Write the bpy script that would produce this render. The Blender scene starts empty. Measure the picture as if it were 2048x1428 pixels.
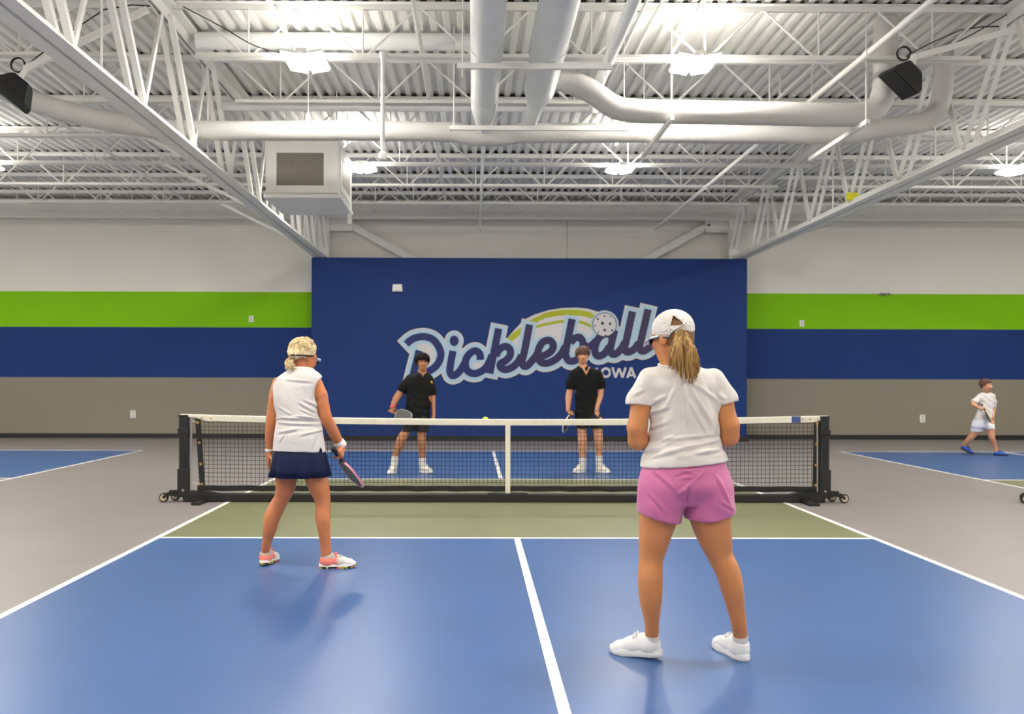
import bpy, math, random
import numpy as np
from mathutils import Vector, Matrix
from mathutils.bvhtree import BVHTree

random.seed(7); rng = np.random.default_rng(7)
scene = bpy.context.scene
C = scene.collection

# ------------------------------------------------------------------ camera
# world frame: x to the right, y into the hall, z up; the camera stands over (0,0)
F = 1740.0; CH = 1.341; VX, VY = 947.0, 758.0
YAW, ROLL = -0.0066, 0.0025
cam_d = bpy.data.cameras.new('camera'); cam = bpy.data.objects.new('camera', cam_d); C.objects.link(cam)
cam.matrix_world = Matrix.Translation((0, 0, CH)) @ Matrix.Rotation(YAW, 4, 'Z') @ Matrix.Rotation(math.pi/2, 4, 'X') @ Matrix.Rotation(ROLL, 4, 'Z')
cam_d.sensor_width = 36; cam_d.lens = F/2048*36
cam_d.shift_x = (77 - math.tan(-YAW)*F)/2048; cam_d.shift_y = 44/2048
cam_d.dof.use_dof = True; cam_d.dof.focus_distance = 5.2; cam_d.dof.aperture_fstop = 3.2
cam_d.clip_end = 200
scene.camera = cam

# ------------------------------------------------------------------ world, exposure
world = bpy.data.worlds.new('World'); scene.world = world; world.use_nodes = True
world.node_tree.nodes['Background'].inputs[0].default_value = (.6, .65, .7, 1)
world.node_tree.nodes['Background'].inputs[1].default_value = 0.05
vs = scene.view_settings
vs.view_transform = 'Standard'; vs.look = 'None'; vs.gamma = 1; vs.use_curve_mapping = False
vs.exposure = 1.54
LAMP = 62.0          # emission of a lamp lens
DECK_FILL = 24.0       # emission of the glow panels added on the lamps to brighten the deck

def W(px, py, D):
    return np.array([(px-VX)*D/F, D, CH-(py-VY)*D/F])

# ------------------------------------------------------------------ materials
def lin(c):
    c = np.array(c)/255.0
    return tuple(np.where(c <= .04045, c/12.92, ((c+.055)/1.055)**2.4)) + (1.0,)
MATS = {}
def mat(name, col, rough=.6, var=0.0, vscale=8, bump=0.0, bscale=60, stretch=(1,1,1), metal=0, spec=.5, col2=None, sheen=0, sss=0):
    if name in MATS: return MATS[name]
    m = bpy.data.materials.new(name); m.use_nodes = True; nt = m.node_tree; N = nt.nodes; L = nt.links
    b = N['Principled BSDF']
    b.inputs['Base Color'].default_value = lin(col); b.inputs['Roughness'].default_value = rough
    b.inputs['Metallic'].default_value = metal; b.inputs['Specular IOR Level'].default_value = spec
    if sheen: b.inputs['Sheen Weight'].default_value = sheen
    if sss:
        b.inputs['Subsurface Weight'].default_value = sss
        b.inputs['Subsurface Radius'].default_value = (.012, .005, .003); b.inputs['Subsurface Scale'].default_value = 1
    if var or bump:
        tc = N.new('ShaderNodeTexCoord'); mp = N.new('ShaderNodeMapping'); mp.inputs['Scale'].default_value = stretch
        L.new(tc.outputs['Object'], mp.inputs['Vector'])
    if var:
        n = N.new('ShaderNodeTexNoise'); n.inputs['Scale'].default_value = vscale; n.inputs['Detail'].default_value = 5
        L.new(mp.outputs[0], n.inputs['Vector'])
        r = N.new('ShaderNodeValToRGB'); r.color_ramp.elements[0].position = .3; r.color_ramp.elements[1].position = .7
        c = np.array(lin(col))
        c2 = np.array(lin(col2)) if col2 else np.clip(c*(1+var), 0, 1)
        c1 = c if col2 else c*(1-var)
        c1[3] = c2[3] = 1
        r.color_ramp.elements[0].color = c1; r.color_ramp.elements[1].color = c2
        L.new(n.outputs['Fac'], r.inputs[0]); L.new(r.outputs[0], b.inputs['Base Color'])
    if bump:
        n2 = N.new('ShaderNodeTexNoise'); n2.inputs['Scale'].default_value = bscale; n2.inputs['Detail'].default_value = 4
        L.new(mp.outputs[0], n2.inputs['Vector'])
        bp = N.new('ShaderNodeBump'); bp.inputs['Strength'].default_value = bump; bp.inputs['Distance'].default_value = .01
        L.new(n2.outputs['Fac'], bp.inputs['Height']); L.new(bp.outputs[0], b.inputs['Normal'])
    MATS[name] = m
    return m
def emit(name, col, strength):
    m = bpy.data.materials.new(name); m.use_nodes = True; nt = m.node_tree
    nt.nodes.remove(nt.nodes['Principled BSDF']); e = nt.nodes.new('ShaderNodeEmission')
    e.inputs[0].default_value = lin(col); e.inputs[1].default_value = strength
    nt.links.new(e.outputs[0], nt.nodes['Material Output'].inputs[0]); MATS[name] = m
    return m
def stripes(name, bands, rough=.6):
    """wall paint in horizontal bands: [(z_top, colour), ...] from the floor up"""
    m = bpy.data.materials.new(name); m.use_nodes = True; nt = m.node_tree; N = nt.nodes; L = nt.links
    b = N['Principled BSDF']; b.inputs['Roughness'].default_value = rough; b.inputs['Specular IOR Level'].default_value = .18
    g = N.new('ShaderNodeNewGeometry'); s = N.new('ShaderNodeSeparateXYZ'); L.new(g.outputs['Position'], s.inputs[0])
    d = N.new('ShaderNodeMath'); d.operation = 'DIVIDE'; d.inputs[1].default_value = 6.0; L.new(s.outputs['Z'], d.inputs[0])
    r = N.new('ShaderNodeValToRGB'); r.color_ramp.interpolation = 'CONSTANT'
    z = 0
    for i, (zt, c) in enumerate(bands):
        e = r.color_ramp.elements[0] if i == 0 else (r.color_ramp.elements[1] if i == 1 else r.color_ramp.elements.new(z/6))
        e.position = z/6; e.color = lin(c); z = zt
    L.new(d.outputs[0], r.inputs[0]); L.new(r.outputs[0], b.inputs['Base Color'])
    n = N.new('ShaderNodeTexNoise'); n.inputs['Scale'].default_value = 90
    bp = N.new('ShaderNodeBump'); bp.inputs['Strength'].default_value = .06; bp.inputs['Distance'].default_value = .01
    L.new(g.outputs['Position'], n.inputs['Vector']); L.new(n.outputs['Fac'], bp.inputs['Height']); L.new(bp.outputs[0], b.inputs['Normal'])
    MATS[name] = m
    return m

WHITE = mat('white_paint', (234, 232, 226), .55, .02, 3)
STEEL = mat('white_steel_paint', (234, 233, 228), .5, .02, 5)
DECK = mat('deck_paint', (236, 235, 230), .6, .03, 2)
DUCT = mat('duct_wrap', (196, 194, 190), .5, .03, 6, .35, 14)
GALV = mat('duct_smooth', (236, 237, 236), .45, .03, 4)
BLACK = mat('black_metal', (22, 22, 22), .5, .1, 20)
RUBBER = mat('black_rubber', (26, 25, 25), .7)
CABLE = mat('black_cable', (48, 46, 44), .7)
FLOORM = mat('floor_grey', (138, 130, 128), .42, .035, 1.2, .03, 120, spec=.6)
BLUEM = mat('court_blue', (58, 92, 146), .36, .05, .9, .03, 120, spec=.75)
GREENM = mat('court_green', (119, 121, 88), .42, .04, 1.0, .03, 120, spec=.6)
LINEM = mat('court_line_paint', (236, 233, 230), .45, .02, 6)
NAVYW = mat('accent_wall_navy', (21, 52, 113), .6, .03, .7, spec=.25)
LBLUE = mat('mural_light_blue', (170, 198, 216), .6); MWHITE = mat('mural_white', (206, 203, 205), .6)
MGREEN = mat('mural_green', (166, 172, 16), .6); MDARK = mat('mural_dark', (26, 30, 52), .6)
TAPE = mat('net_tape', (226, 220, 204), .7, .05, 12, .1, 40)
NETB = mat('net_cord', (28, 28, 26), .8)
BRASS = mat('brass', (196, 158, 84), .35, metal=.8)
CHROME = mat('chrome', (190, 188, 184), .3, metal=.9)
LENS = emit('lamp_lens', (255, 250, 242), LAMP)
FILL_GLOW = emit('deck_fill_glow', (255, 250, 242), DECK_FILL)

# ------------------------------------------------------------------ objects
ORG = {}
def setp(o, label=None, cat=None, group=None, kind=None):
    if label: o['label'] = label
    if cat: o['category'] = cat
    if group: o['group'] = group
    if kind: o['kind'] = kind
    return o
def thing(name, label, cat, loc=(0,0,0), group=None):
    o = bpy.data.objects.new(name, None); o.empty_display_size = .1; C.objects.link(o)
    o.location = loc; ORG[o] = np.array(loc, float)
    return setp(o, label, cat, group)
class MB:
    def __init__(s): s.v = []; s.f = []
    def add(s, v, f):
        n = len(s.v); s.v += [tuple(map(float, p)) for p in v]; s.f += [tuple(i+n for i in q) for q in f]; return s
    def box(s, a, b):
        x0, y0, z0 = a; x1, y1, z1 = b
        return s.add([(x0,y0,z0),(x1,y0,z0),(x1,y1,z0),(x0,y1,z0),(x0,y0,z1),(x1,y0,z1),(x1,y1,z1),(x0,y1,z1)],
                     [(0,3,2,1),(4,5,6,7),(0,1,5,4),(1,2,6,5),(2,3,7,6),(3,0,4,7)])
    def bbox(s, a, b, r):
        """a box with chamfered vertical and horizontal edges"""
        x0, y0, z0 = a; x1, y1, z1 = b
        def ring(i, z): return [(x0+r+i,y0+i,z),(x1-r-i,y0+i,z),(x1-i,y0+r+i,z),(x1-i,y1-r-i,z),(x1-r-i,y1-i,z),(x0+r+i,y1-i,z),(x0+i,y1-r-i,z),(x0+i,y0+r+i,z)]
        R = [ring(r*.6, z0), ring(0, z0+r*.6), ring(0, z1-r*.6), ring(r*.6, z1)]
        v = sum(R, []); f = [tuple(range(7,-1,-1)), tuple(range(24,32))]
        for k in range(3):
            for i in range(8): f.append((k*8+i, k*8+(i+1)%8, k*8+8+(i+1)%8, k*8+8+i))
        return s.add(v, f)
    def tube(s, pts, r, n=8, cap=True, flat=None):
        P = [np.array(p, float) for p in pts]; m = len(P)
        rr = r if hasattr(r, '__len__') else [r]*m
        T = []
        for i in range(m):
            t = P[min(i+1, m-1)]-P[max(i-1, 0)]; T.append(t/(np.linalg.norm(t)+1e-9))
        u = np.cross(T[0], (0,0,1));
        if np.linalg.norm(u) < .05: u = np.cross(T[0], (0,1,0))
        u /= np.linalg.norm(u); v = []; f = []
        for i in range(m):
            u = u-T[i]*np.dot(u, T[i]); u /= np.linalg.norm(u)+1e-9; w = np.cross(T[i], u)
            for k in range(n):
                a = 2*math.pi*k/n; v.append(P[i]+(u*math.cos(a)+w*math.sin(a)*(flat or 1))*rr[i])
        for i in range(m-1):
            for k in range(n): f.append((i*n+k, i*n+(k+1)%n, (i+1)*n+(k+1)%n, (i+1)*n+k))
        if cap: f.append(tuple(range(n-1,-1,-1))); f.append(tuple((m-1)*n+k for k in range(n)))
        return s.add(v, f)
    def beam(s, p, q, w, h, up=(0,0,1)):
        p = np.array(p, float); q = np.array(q, float); t = q-p; t /= np.linalg.norm(t)
        u = np.cross(t, up)
        if np.linalg.norm(u) < .05: u = np.cross(t, (0,1,0))
        u /= np.linalg.norm(u); k = np.cross(u, t)
        v = [c+u*a*w/2+k*b*h/2 for c in (p, q) for a, b in ((-1,-1),(1,-1),(1,1),(-1,1))]
        return s.add(v, [(0,1,2,3),(7,6,5,4),(0,4,5,1),(1,5,6,2),(2,6,7,3),(3,7,4,0)])
    def prism(s, pts, y0, y1):
        """polygon in x,z extruded along y"""
        n = len(pts); v = [(x,y0,z) for x,z in pts]+[(x,y1,z) for x,z in pts]
        f = [tuple(range(n)), tuple(range(2*n-1, n-1, -1))]+[(i, n+i, n+(i+1)%n, (i+1)%n) for i in range(n)]
        return s.add(v, f)
    def lathe(s, c, prof, n=20, axis=2):
        c = np.array(c, float); v = []; f = []
        o = [(1,2,0),(2,0,1),(0,1,2)][axis]
        for r, h in prof:
            for k in range(n):
                a = 2*math.pi*k/n; p = [0,0,0]; p[o[0]] = r*math.cos(a); p[o[1]] = r*math.sin(a); p[o[2]] = h; v.append(c+np.array(p))
        for i in range(len(prof)-1):
            for k in range(n): f.append((i*n+k, i*n+(k+1)%n, (i+1)*n+(k+1)%n, (i+1)*n+k))
        f.append(tuple(range(n-1,-1,-1))); f.append(tuple((len(prof)-1)*n+k for k in range(n)))
        return s.add(v, f)
def mesh_obj(name, v, f, m, parent=None, smooth=False, loc=None, angle=None):
    o0 = ORG[parent] if parent is not None else np.array(loc if loc is not None else (0,0,0), float)
    me = bpy.data.meshes.new(name); v = np.asarray(v, float)-o0
    me.from_pydata(v.tolist(), [], f if isinstance(f, list) else f.tolist()); me.update()
    me.materials.append(m)
    if smooth:
        me.polygons.foreach_set('use_smooth', [True]*len(me.polygons))
        if angle: me.set_sharp_from_angle(angle=math.radians(angle))
    o = bpy.data.objects.new(name, me); C.objects.link(o)
    if parent is not None: o.parent = parent
    else: o.location = o0
    ORG[o] = o0
    return o
def part(name, mb, m, parent=None, smooth=False, loc=None, angle=None):
    return mesh_obj(name, mb.v, mb.f, m, parent, smooth, loc, angle)
def struct(name, mb, m, parent=None, **k):
    o = part(name, mb, m, parent, **k)
    if parent is None: o['kind'] = 'structure'
    return o
def share(src, parent, mw):
    """a copy of a piece, sharing its mesh, with its own matrix relative to the parent"""
    o = src.copy(); C.objects.link(o); o.parent = parent; o.matrix_basis = mw; ORG[o] = ORG[parent]
    return o

# ================================================================== the hall
XL, XR, YB, YW, YA = -13.6, 15.6, -4.5, 19.53, 18.8      # side walls, wall behind the camera, end wall, accent wall
ZD = CH+4.02                                              # underside of the roof deck
floor = struct('floor', MB().box((XL-.2, YB-.2, -.2), (XR+.2, YW+.2, 0)), FLOORM)
bands = [(1.345, (139, 132, 119)), (2.468, (26, 54, 116)), (3.272, (126, 190, 0)), (9, (228, 225, 217))]
SW = stripes('banded_wall_paint', bands)
wall_back = struct('wall_back', MB().box((XL-.2, YW, 0), (XR+.2, YW+.2, ZD+.1)), SW)
struct('wall_left', MB().box((XL-.2, YB, 0), (XL, YW, ZD+.1)), WHITE)
struct('wall_right', MB().box((XR, YB, 0), (XR+.2, YW, ZD+.1)), WHITE)
struct('wall_front', MB().box((XL-.2, YB-.2, 0), (XR+.2, YB, ZD+.1)), WHITE)
AX0, AX1, AZ = -3.50, 5.92, 3.956
wall_accent = struct('wall_accent', MB().box((AX0, YA, 0), (AX1, YW, AZ)), NAVYW)
BB = mat('baseboard_black', (24, 23, 23), .5)
struct('baseboard_left', MB().box((XL, YW-.03, 0), (AX0, YW, .105)), BB)
struct('baseboard_right', MB().box((AX1, YW-.03, 0), (XR, YW, .105)), BB)
struct('baseboard_back', MB().box((AX0-.02, YA-.03, 0), (AX1+.02, YA, .105)).box((AX0-.02, YA, 0), (AX0, YW-.03, .105)).box((AX1, YA, 0), (AX1+.02, YW-.03, .105)), BB)
# corrugated roof deck: ribs along y, one profile swept
pitch = .156; prof = []
x = XL
while x < XR:
    prof += [(x, ZD), (x+.062, ZD), (x+.082, ZD+.05), (x+.136, ZD+.05)]; x += pitch
v = []; f = []
for px, pz in prof: v += [(px, YB, pz), (px, YW, pz)]
for i in range(len(prof)-1): f.append((2*i, 2*i+1, 2*i+3, 2*i+2))
n0 = len(v); v += [(XL,YB,ZD+.12),(XR,YB,ZD+.12),(XR,YW,ZD+.12),(XL,YW,ZD+.12)]; f.append((n0,n0+1,n0+2,n0+3))
ceiling = mesh_obj('ceiling', v, f, DECK); ceiling['kind'] = 'structure'

# painted courts on the floor ------------------------------------------------
NET = 9.49
def court(cx, first):
    x0, x1 = cx-3.05, cx+3.05; lw = .052
    for y0, y1, m, nm in ((NET-6.71, NET-2.13, BLUEM, 'court_panel'), (NET+2.13, NET+6.71, BLUEM, 'court_panel'), (NET-2.13, NET+2.13, GREENM, 'kitchen_panel')):
        part(nm, MB().box((x0, y0, 0), (x1, y1, .0012)), m, floor)
    def line(a, b, c, d): part('court_line', MB().box((a, c, 0), (b, d, .0022)), LINEM, floor)
    line(x0, x0+lw, NET-6.71, NET+6.71); line(x1-lw, x1, NET-6.71, NET+6.71)
    for s in (-1, 1):
        ya, yb = sorted((NET+s*2.13, NET+s*(2.13+lw))); line(x0+lw, x1-lw, ya, yb)
        ya, yb = sorted((NET+s*6.71, NET+s*(6.71-lw))); line(x0+lw, x1-lw, ya, yb)
        ya, yb = sorted((NET+s*(2.13+lw), NET+s*(6.71-lw))); line(cx-lw/2, cx+lw/2, ya, yb)
for c, fi in ((.37, True), (-6.12-3.05, False), (6.825+3.05, False)): court(c, fi)

# ================================================================== roof steel
GX = (-3.32, 5.78)                     # the two girders
ZB = CH+2.62                           # girder bottom chord underside
JD = [9.3, 10.85, 12.4, 13.95, 15.5, 17.05, 18.6]
ZT, ZJ = CH+4.0, CH+3.45               # joist top chord top, joist bottom chord middle
ORD = ['nearest', 'second nearest', 'third nearest', 'middle', 'third farthest', 'second farthest', 'farthest']
web_src = {}
def bar(parent, p, q, r, name='web_bar'):
    """a round bar between two points; bars share one unit mesh"""
    p = np.array(p); q = np.array(q); L = np.linalg.norm(q-p)
    t = Vector(q-p).normalized(); rot = t.to_track_quat('Z', 'Y').to_matrix().to_4x4()
    M = Matrix.Translation(Vector(p-ORG[parent])) @ rot @ Matrix.Diagonal((r, r, L, 1))
    if 'm' not in web_src:
        mb = MB().tube([(0,0,0),(0,0,1)], 1, 8); o = part(name, mb, STEEL, None, True, angle=50); o.parent = parent; ORG[o] = ORG[parent]
        web_src['m'] = o; o.matrix_basis = M
    else:
        o = share(web_src['m'], parent, M); o.name = name
    return o
def lbar(parent, p, q, w, name='web_angle'):
    """an angle-iron member between two points, sharing one unit mesh"""
    p = np.array(p); q = np.array(q); L = np.linalg.norm(q-p)
    t = Vector(q-p).normalized(); rot = t.to_track_quat('Z', 'Y').to_matrix().to_4x4()
    M = Matrix.Translation(Vector(p-ORG[parent])) @ rot @ Matrix.Diagonal((w, w, L, 1))
    if 'l' not in web_src:
        mb = MB().box((-.5,-.5,0), (.5,-.36,1)).box((-.5,-.36,0), (-.36,.5,1)); o = part(name, mb, STEEL, None); o.parent = parent; ORG[o] = ORG[parent]
        web_src['l'] = o; o.matrix_basis = M
    else:
        o = share(web_src['l'], parent, M); o.name = name
    return o
def angles(p, q, w, gap, flip):
    """pair of angle irons along x or y forming a chord; vertical legs back to back"""
    mb = MB(); p = np.array(p); q = np.array(q); ax = 0 if abs(q[0]-p[0]) > abs(q[1]-p[1]) else 1; la = 1-ax
    t = w*.14
    for s in (-1, 1):
        for (l0, l1, z0, z1) in ((gap, gap+w, 0, t), (gap, gap+t, t, w)):
            a = p.copy(); b = q.copy(); e = sorted((s*l0, s*l1))
            a[la] += e[0]; b[la] += e[1]
            if flip: a[2] -= z1; b[2] -= z0
            else: a[2] += z0; b[2] += z1
            mb.box(np.minimum(a, b), np.maximum(a, b))
    return mb
BAYS = [(XL, GX[0], 'left'), (GX[0], GX[1], 'middle'), (GX[1], XR, 'right')]
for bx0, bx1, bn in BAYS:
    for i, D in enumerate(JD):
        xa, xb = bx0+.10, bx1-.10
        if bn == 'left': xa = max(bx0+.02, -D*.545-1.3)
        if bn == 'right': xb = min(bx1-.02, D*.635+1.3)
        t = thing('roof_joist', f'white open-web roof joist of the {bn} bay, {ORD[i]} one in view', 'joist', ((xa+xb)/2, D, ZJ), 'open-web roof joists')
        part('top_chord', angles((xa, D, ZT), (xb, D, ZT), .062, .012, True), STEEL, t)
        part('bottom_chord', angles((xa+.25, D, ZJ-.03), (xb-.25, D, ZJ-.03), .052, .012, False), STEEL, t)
        part('flute_shade_strip', MB().box((xa, D+.02, ZD+.001), (xb, D+.035, ZD+.052)), mat('flute_shade_dark', (58,58,56), .9), t)  # dark strip standing in for the shade inside the flutes above the joist
        per = 1.22; x0 = GX[0]+.3+per*math.floor((xa-GX[0]-.3)/per)
        x = x0
        while x < xb:
            if x >= xa+.1 and x+per/2 <= xb-.3: bar(t, (x, D, ZT-.03), (x+per/2-.04, D, ZJ), .0125)
            if x+per/2 >= xa+.3 and x+per <= xb-.05: bar(t, (x+per-.02, D, ZT-.03), (x+per/2+.04, D, ZJ), .0125)
            if xa+.3 <= x+per/2 <= xb-.3: bar(t, (x+per/2, D, ZT-.03), (x+per/2, D, ZJ), .010)
            x += per
for gi, gx in enumerate(GX):
    t = thing('roof_girder', ['white steel roof girder slanting down from the top left corner', 'white steel roof girder rising to the right edge behind the ducts'][gi], 'girder', (gx, 12, ZB), 'long roof girders')
    y0, y1 = 2.0, YW-.06
    part('bottom_chord', angles((gx, y0, ZB), (gx, y1, ZB), .125, .016, False), STEEL, t)
    part('top_chord', angles((gx, y0, ZT-.02), (gx, y1, ZT-.02), .13, .016, True), STEEL, t)
    k = 0
    D = 9.3-1.55*4
    while D < 18.7:
        b = D+.93
        for s in (-1, 1):
            lbar(t, (gx+s*.055, D+.06, ZT-.1), (gx+s*.055, b-.06, ZB+.09), .058)
        if b < 19:
            lbar(t, (gx, b+.06, ZB+.09), (gx, D+1.55-.06, ZT-.1), .052)
        bar(t, (gx+.0, D+.02, ZT-.1), (gx, D+.02, ZB+.06), .012, 'hanger_rod') if k % 2 else None
        D += 1.55; k += 1
    part('gusset', MB().box((gx-.1, y1-.25, ZB-.03), (gx+.1, y1-.02, ZB)), STEEL, t)
# end-wall steel: ledger beam, columns, brackets and kicker braces
LED0, LED1 = CH+3.58, CH+3.93
t = thing('ledger_beam', 'long white steel beam under the deck along the end wall', 'beam', (1, YW-.2, LED0))
part('web', MB().box((XL, YW-.16, LED0), (XR, YW-.14, LED1)), STEEL, t)
for z in (LED0-.02, LED1): part('flange', MB().box((XL, YW-.24, z), (XR, YW-.06, z+.02)), STEEL, t)
t2 = thing('conduit', 'thin white conduit running along the end wall ledger beam', 'pipe', (1, YW-.27, LED0+.1))
part('tube', MB().tube([(XL+.3, YW-.27, LED0+.12), (XR-.3, YW-.27, LED0+.12)], .018), STEEL, t2)
t = None
for s, gx, nm in ((1, GX[0], 'left'), (-1, GX[1], 'right')):
    c = thing('wall_column', f'white steel column stub above the {nm} end of the blue wall', 'column', (gx, YW-.12, AZ))
    part('column_web', MB().box((gx-.012, YW-.2, AZ), (gx+.012, YW-.02, LED0-.02)), STEEL, c)
    for yy in (YW-.21, YW-.02): part('column_flange', MB().box((gx-.11, yy-.01, AZ), (gx+.11, yy+.01, LED0-.02)), STEEL, c)
    part('bracket', MB().box((min(gx+s*.11, gx+s*.62), YW-.2, LED0-.3), (max(gx+s*.11, gx+s*.62), YW-.06, LED0-.03)), STEEL, c)
    b = thing('kicker_brace', f'white diagonal brace dropping behind the {nm} part of the blue wall', 'brace', (gx+s*1.2, YW-.12, AZ))
    part('brace_angle', MB().beam((gx+s*.5, YW-.13, LED0-.12), (gx+s*2.0, YW-.13, AZ+.02), .15, .06, (0,-1,0)), STEEL, b)
    part('bolt', MB().lathe((gx+s*.55, YW-.2, LED0-.14), [(.03, 0), (.03, .02)], 8, 1), STEEL, b)
part('panel_joint', MB().box((2.085, YW-.004, AZ), (2.1, YW, LED0-.02)), mat('joint_grey', (170,167,160), .7), wall_back)

# ================================================================== ducts, pipes
def spline(pts, n=8):
    P = [np.array(p, float) for p in pts]; P = [2*P[0]-P[1]]+P+[2*P[-1]-P[-2]]; out = []
    for i in range(1, len(P)-2):
        for k in range(n):
            t = k/n; a, b, c, d = P[i-1:i+3]
            out.append(.5*((2*b)+(c-a)*t+(2*a-5*b+4*c-d)*t*t+(3*b-a-3*c+d)*t**3))
    out.append(P[-2]); return out
def duct(label, pts, r, m=DUCT, smooth=True, n=20, rough=0, name='air_duct', cat='duct', bandsat=(), group=None):
    P = [np.array(p, float) for p in pts]
    t = thing(name, label, cat, tuple(P[0]), group)
    rr = list(r) if hasattr(r, '__len__') else [r]*len(P)
    if rough:
        Q = []; R = []
        for i in range(len(P)-1):
            L = np.linalg.norm(P[i+1]-P[i]); k = max(1, int(L/.09))
            for j in range(k):
                Q.append(P[i]+(P[i+1]-P[i])*j/k); R.append((rr[i]+(rr[i+1]-rr[i])*j/k)*(1+random.uniform(-rough, rough)))
        Q.append(P[-1]); R.append(rr[-1]); P, rr = Q, R
    part('shell', MB().tube(P, rr, n), m, t, smooth, angle=60)
    for p, q, r2 in bandsat: part('band', MB().tube([p, q], r2, n), m, t, True, angle=50)
    return t
H = CH
A_x, B_x = .115, .70
duct('thick smooth white duct running overhead, left of the centre pair', [(A_x,2.5,H+3.1),(A_x,9.9,H+3.1),(A_x,10.15,H+3.06),(A_x,10.35,H+3.0)], [.155,.15,.12,.09], GALV, n=28,
     bandsat=[((A_x,8.05,H+3.1),(A_x,8.11,H+3.1),.158),((A_x,9.5,H+3.1),(A_x,9.56,H+3.1),.156)])
duct('thick smooth white duct running overhead, right of the centre pair', [(B_x,2.5,H+3.12),(B_x,9.35,H+3.12),(B_x,9.55,H+3.1),(B_x-.02,9.75,H+3.04),(B_x-.03,10.1,H+2.95)], [.175,.168,.13,.09,.05], GALV, n=28,
     bandsat=[((B_x,8.05,H+3.12),(B_x,8.11,H+3.12),.178)])
# long wrapped cross duct
yD = 10.5
pts = spline([(-6.3,8.6,H+3.42),(-5.6,9.1,H+3.3),(-4.9,9.9,H+3.1),(-4.0,10.4,H+3.0),(-3.2,yD,H+2.98)], 6)+[(-1.6,yD,H+2.99),(-.25,yD,H+2.98),(0,yD,H+2.93),(.3,yD,H+2.93),(.55,yD,H+2.97),(2.2,yD,H+2.98),(4.3,yD,H+2.97)]+spline([(4.6,yD,H+2.98),(5.1,yD,H+3.07),(5.45,yD,H+3.13),(5.62,yD,H+3.3),(5.68,yD,H+3.6),(5.68,yD,H+3.98)], 5)
duct('long white wrapped duct crossing the whole hall and turning up beside the right girder', pts, [.118]*len(pts), DUCT, rough=.025)
yE = 9.5
pts = spline([(.72,9.3,H+3.2),(.95,9.35,H+3.22),(1.25,9.42,H+3.13),(1.55,yE,H+2.97),(1.85,yE,H+2.93)], 5)+[(2.6,yE,H+2.92),(3.4,yE,H+2.91),(4.0,yE,H+2.9)]+spline([(4.15,yE,H+2.9),(4.36,yE,H+2.96),(4.47,yE,H+3.1),(4.5,yE,H+3.4),(4.5,yE,H+3.95)], 5)
duct('bright white wrapped duct branching right below the lamp and turning up', pts, [.125]*len(pts), DUCT, rough=.02)
duct('slimmer white pipe running overhead to the right of the duct pair', [(1.41,2.5,H+3.35),(1.41,9.95,H+3.35),(1.40,10.12,H+3.3),(1.40,10.18,H+3.12)], [.062,.062,.062,.05], GALV, name='vent_pipe', cat='pipe')
duct('wide white pipe lying high behind the nearest joist on the left', [(-3.2,10.06,H+3.895),(.0,10.06,H+3.895)], .098, GALV, name='vent_pipe', cat='pipe')
duct('white pipe crossing just above the long wrapped duct', [(-3.36,11.6,H+3.62),(1.75,11.6,H+3.62)], .06, GALV, name='vent_pipe', cat='pipe')
def ypipe(label, k, z, r, d0, d1, name='conduit'):
    x = k*z
    t = thing(name, label, 'pipe', (x, d0, H+z))
    part('tube', MB().tube([(x,d0,H+z),(x,d1,H+z)], r, 10), STEEL, t, True, angle=60)
    d = d0+1.2
    while d < d1: part('coupling', MB().tube([(x,d,H+z),(x,d+.06,H+z)], r*1.35, 10), STEEL, t, True, angle=50); d += 3.1
ypipe('white sprinkler main rising to the upper right corner past the black speaker', 1.205, 3.33, .032, 4.5, YW-.3, 'sprinkler_pipe')
ypipe('thin white conduit running straight down the middle to the end wall', .04, 3.3, .018, 10.9, YW)
ypipe('white conduit running overhead left of the thick duct pair', -.162, 3.76, .026, 5, YW-.3)
ypipe('white conduit running overhead past the bright lamp on the left', -.545, 3.76, .024, 5, 13.9)
ypipe('thin white conduit close beside the slimmer vent pipe', .455, 3.76, .014, 5, 12.3)
ypipe('second thin white conduit beside the slimmer vent pipe', .495, 3.76, .011, 5, 12.3)
ypipe('white conduit running overhead past the bright lamp on the right', .605, 3.76, .024, 5, 13.9)
ypipe('white conduit running overhead over the left bay near the girder', -1.62, 3.5, .024, 5, 17)
ypipe('white sprinkler line running overhead over the right bay', 2.25, 3.3, .028, 5, YW-.3, 'sprinkler_pipe')
for k, (D, xa, xb, nm) in enumerate(((8.08, -.16, 1.28, 'nearer'), (9.86, -.28, 1.75, 'farther'))):
    t = thing('duct_trapeze', f'{nm} white strut hanger carrying the duct pair on two rods', 'hanger', (.5, D, H+2.9))
    part('strut', MB().box((xa, D-.02, H+2.88-.06*k), (xb, D+.02, H+2.93-.06*k)), STEEL, t)
    for xx in (xa+.05, xb-.05): part('rod', MB().tube([(xx, D, H+2.8), (xx, D, H+4.0)], .006, 6), STEEL, t)
for k, (xx, z, nm) in enumerate(((4.2, 2.76, 'right ends of the cross ducts'), (2.11, 2.79, 'cross ducts below the right lamp'))):
    t = thing('duct_trapeze', f'slanting white strut hanger under the {nm}', 'hanger', (xx, 10, H+z))
    part('strut', MB().box((xx-.02, 9.25, H+z-.025), (xx+.02, 10.85, H+z+.025)), STEEL, t)
    for yy in (9.3, 10.8): part('rod', MB().tube([(xx, yy, H+z-.04), (xx, yy, H+4.0)], .007, 6), STEEL, t)
t = thing('drop_pole', 'white hanging pole with a capped end left of the duct pair', 'pole', (-.97, 9.3, H+2.34))
part('tube', MB().tube([(-.97, 9.24, H+2.36), (-.97, 9.24, H+3.44)], .023, 12), STEEL, t, True, angle=60)
part('cap', MB().lathe((-.97, 9.24, H+2.32), [(.03,0),(.045,.015),(.045,.07),(.025,.09)], 14), STEEL, t, True, angle=40)
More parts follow.
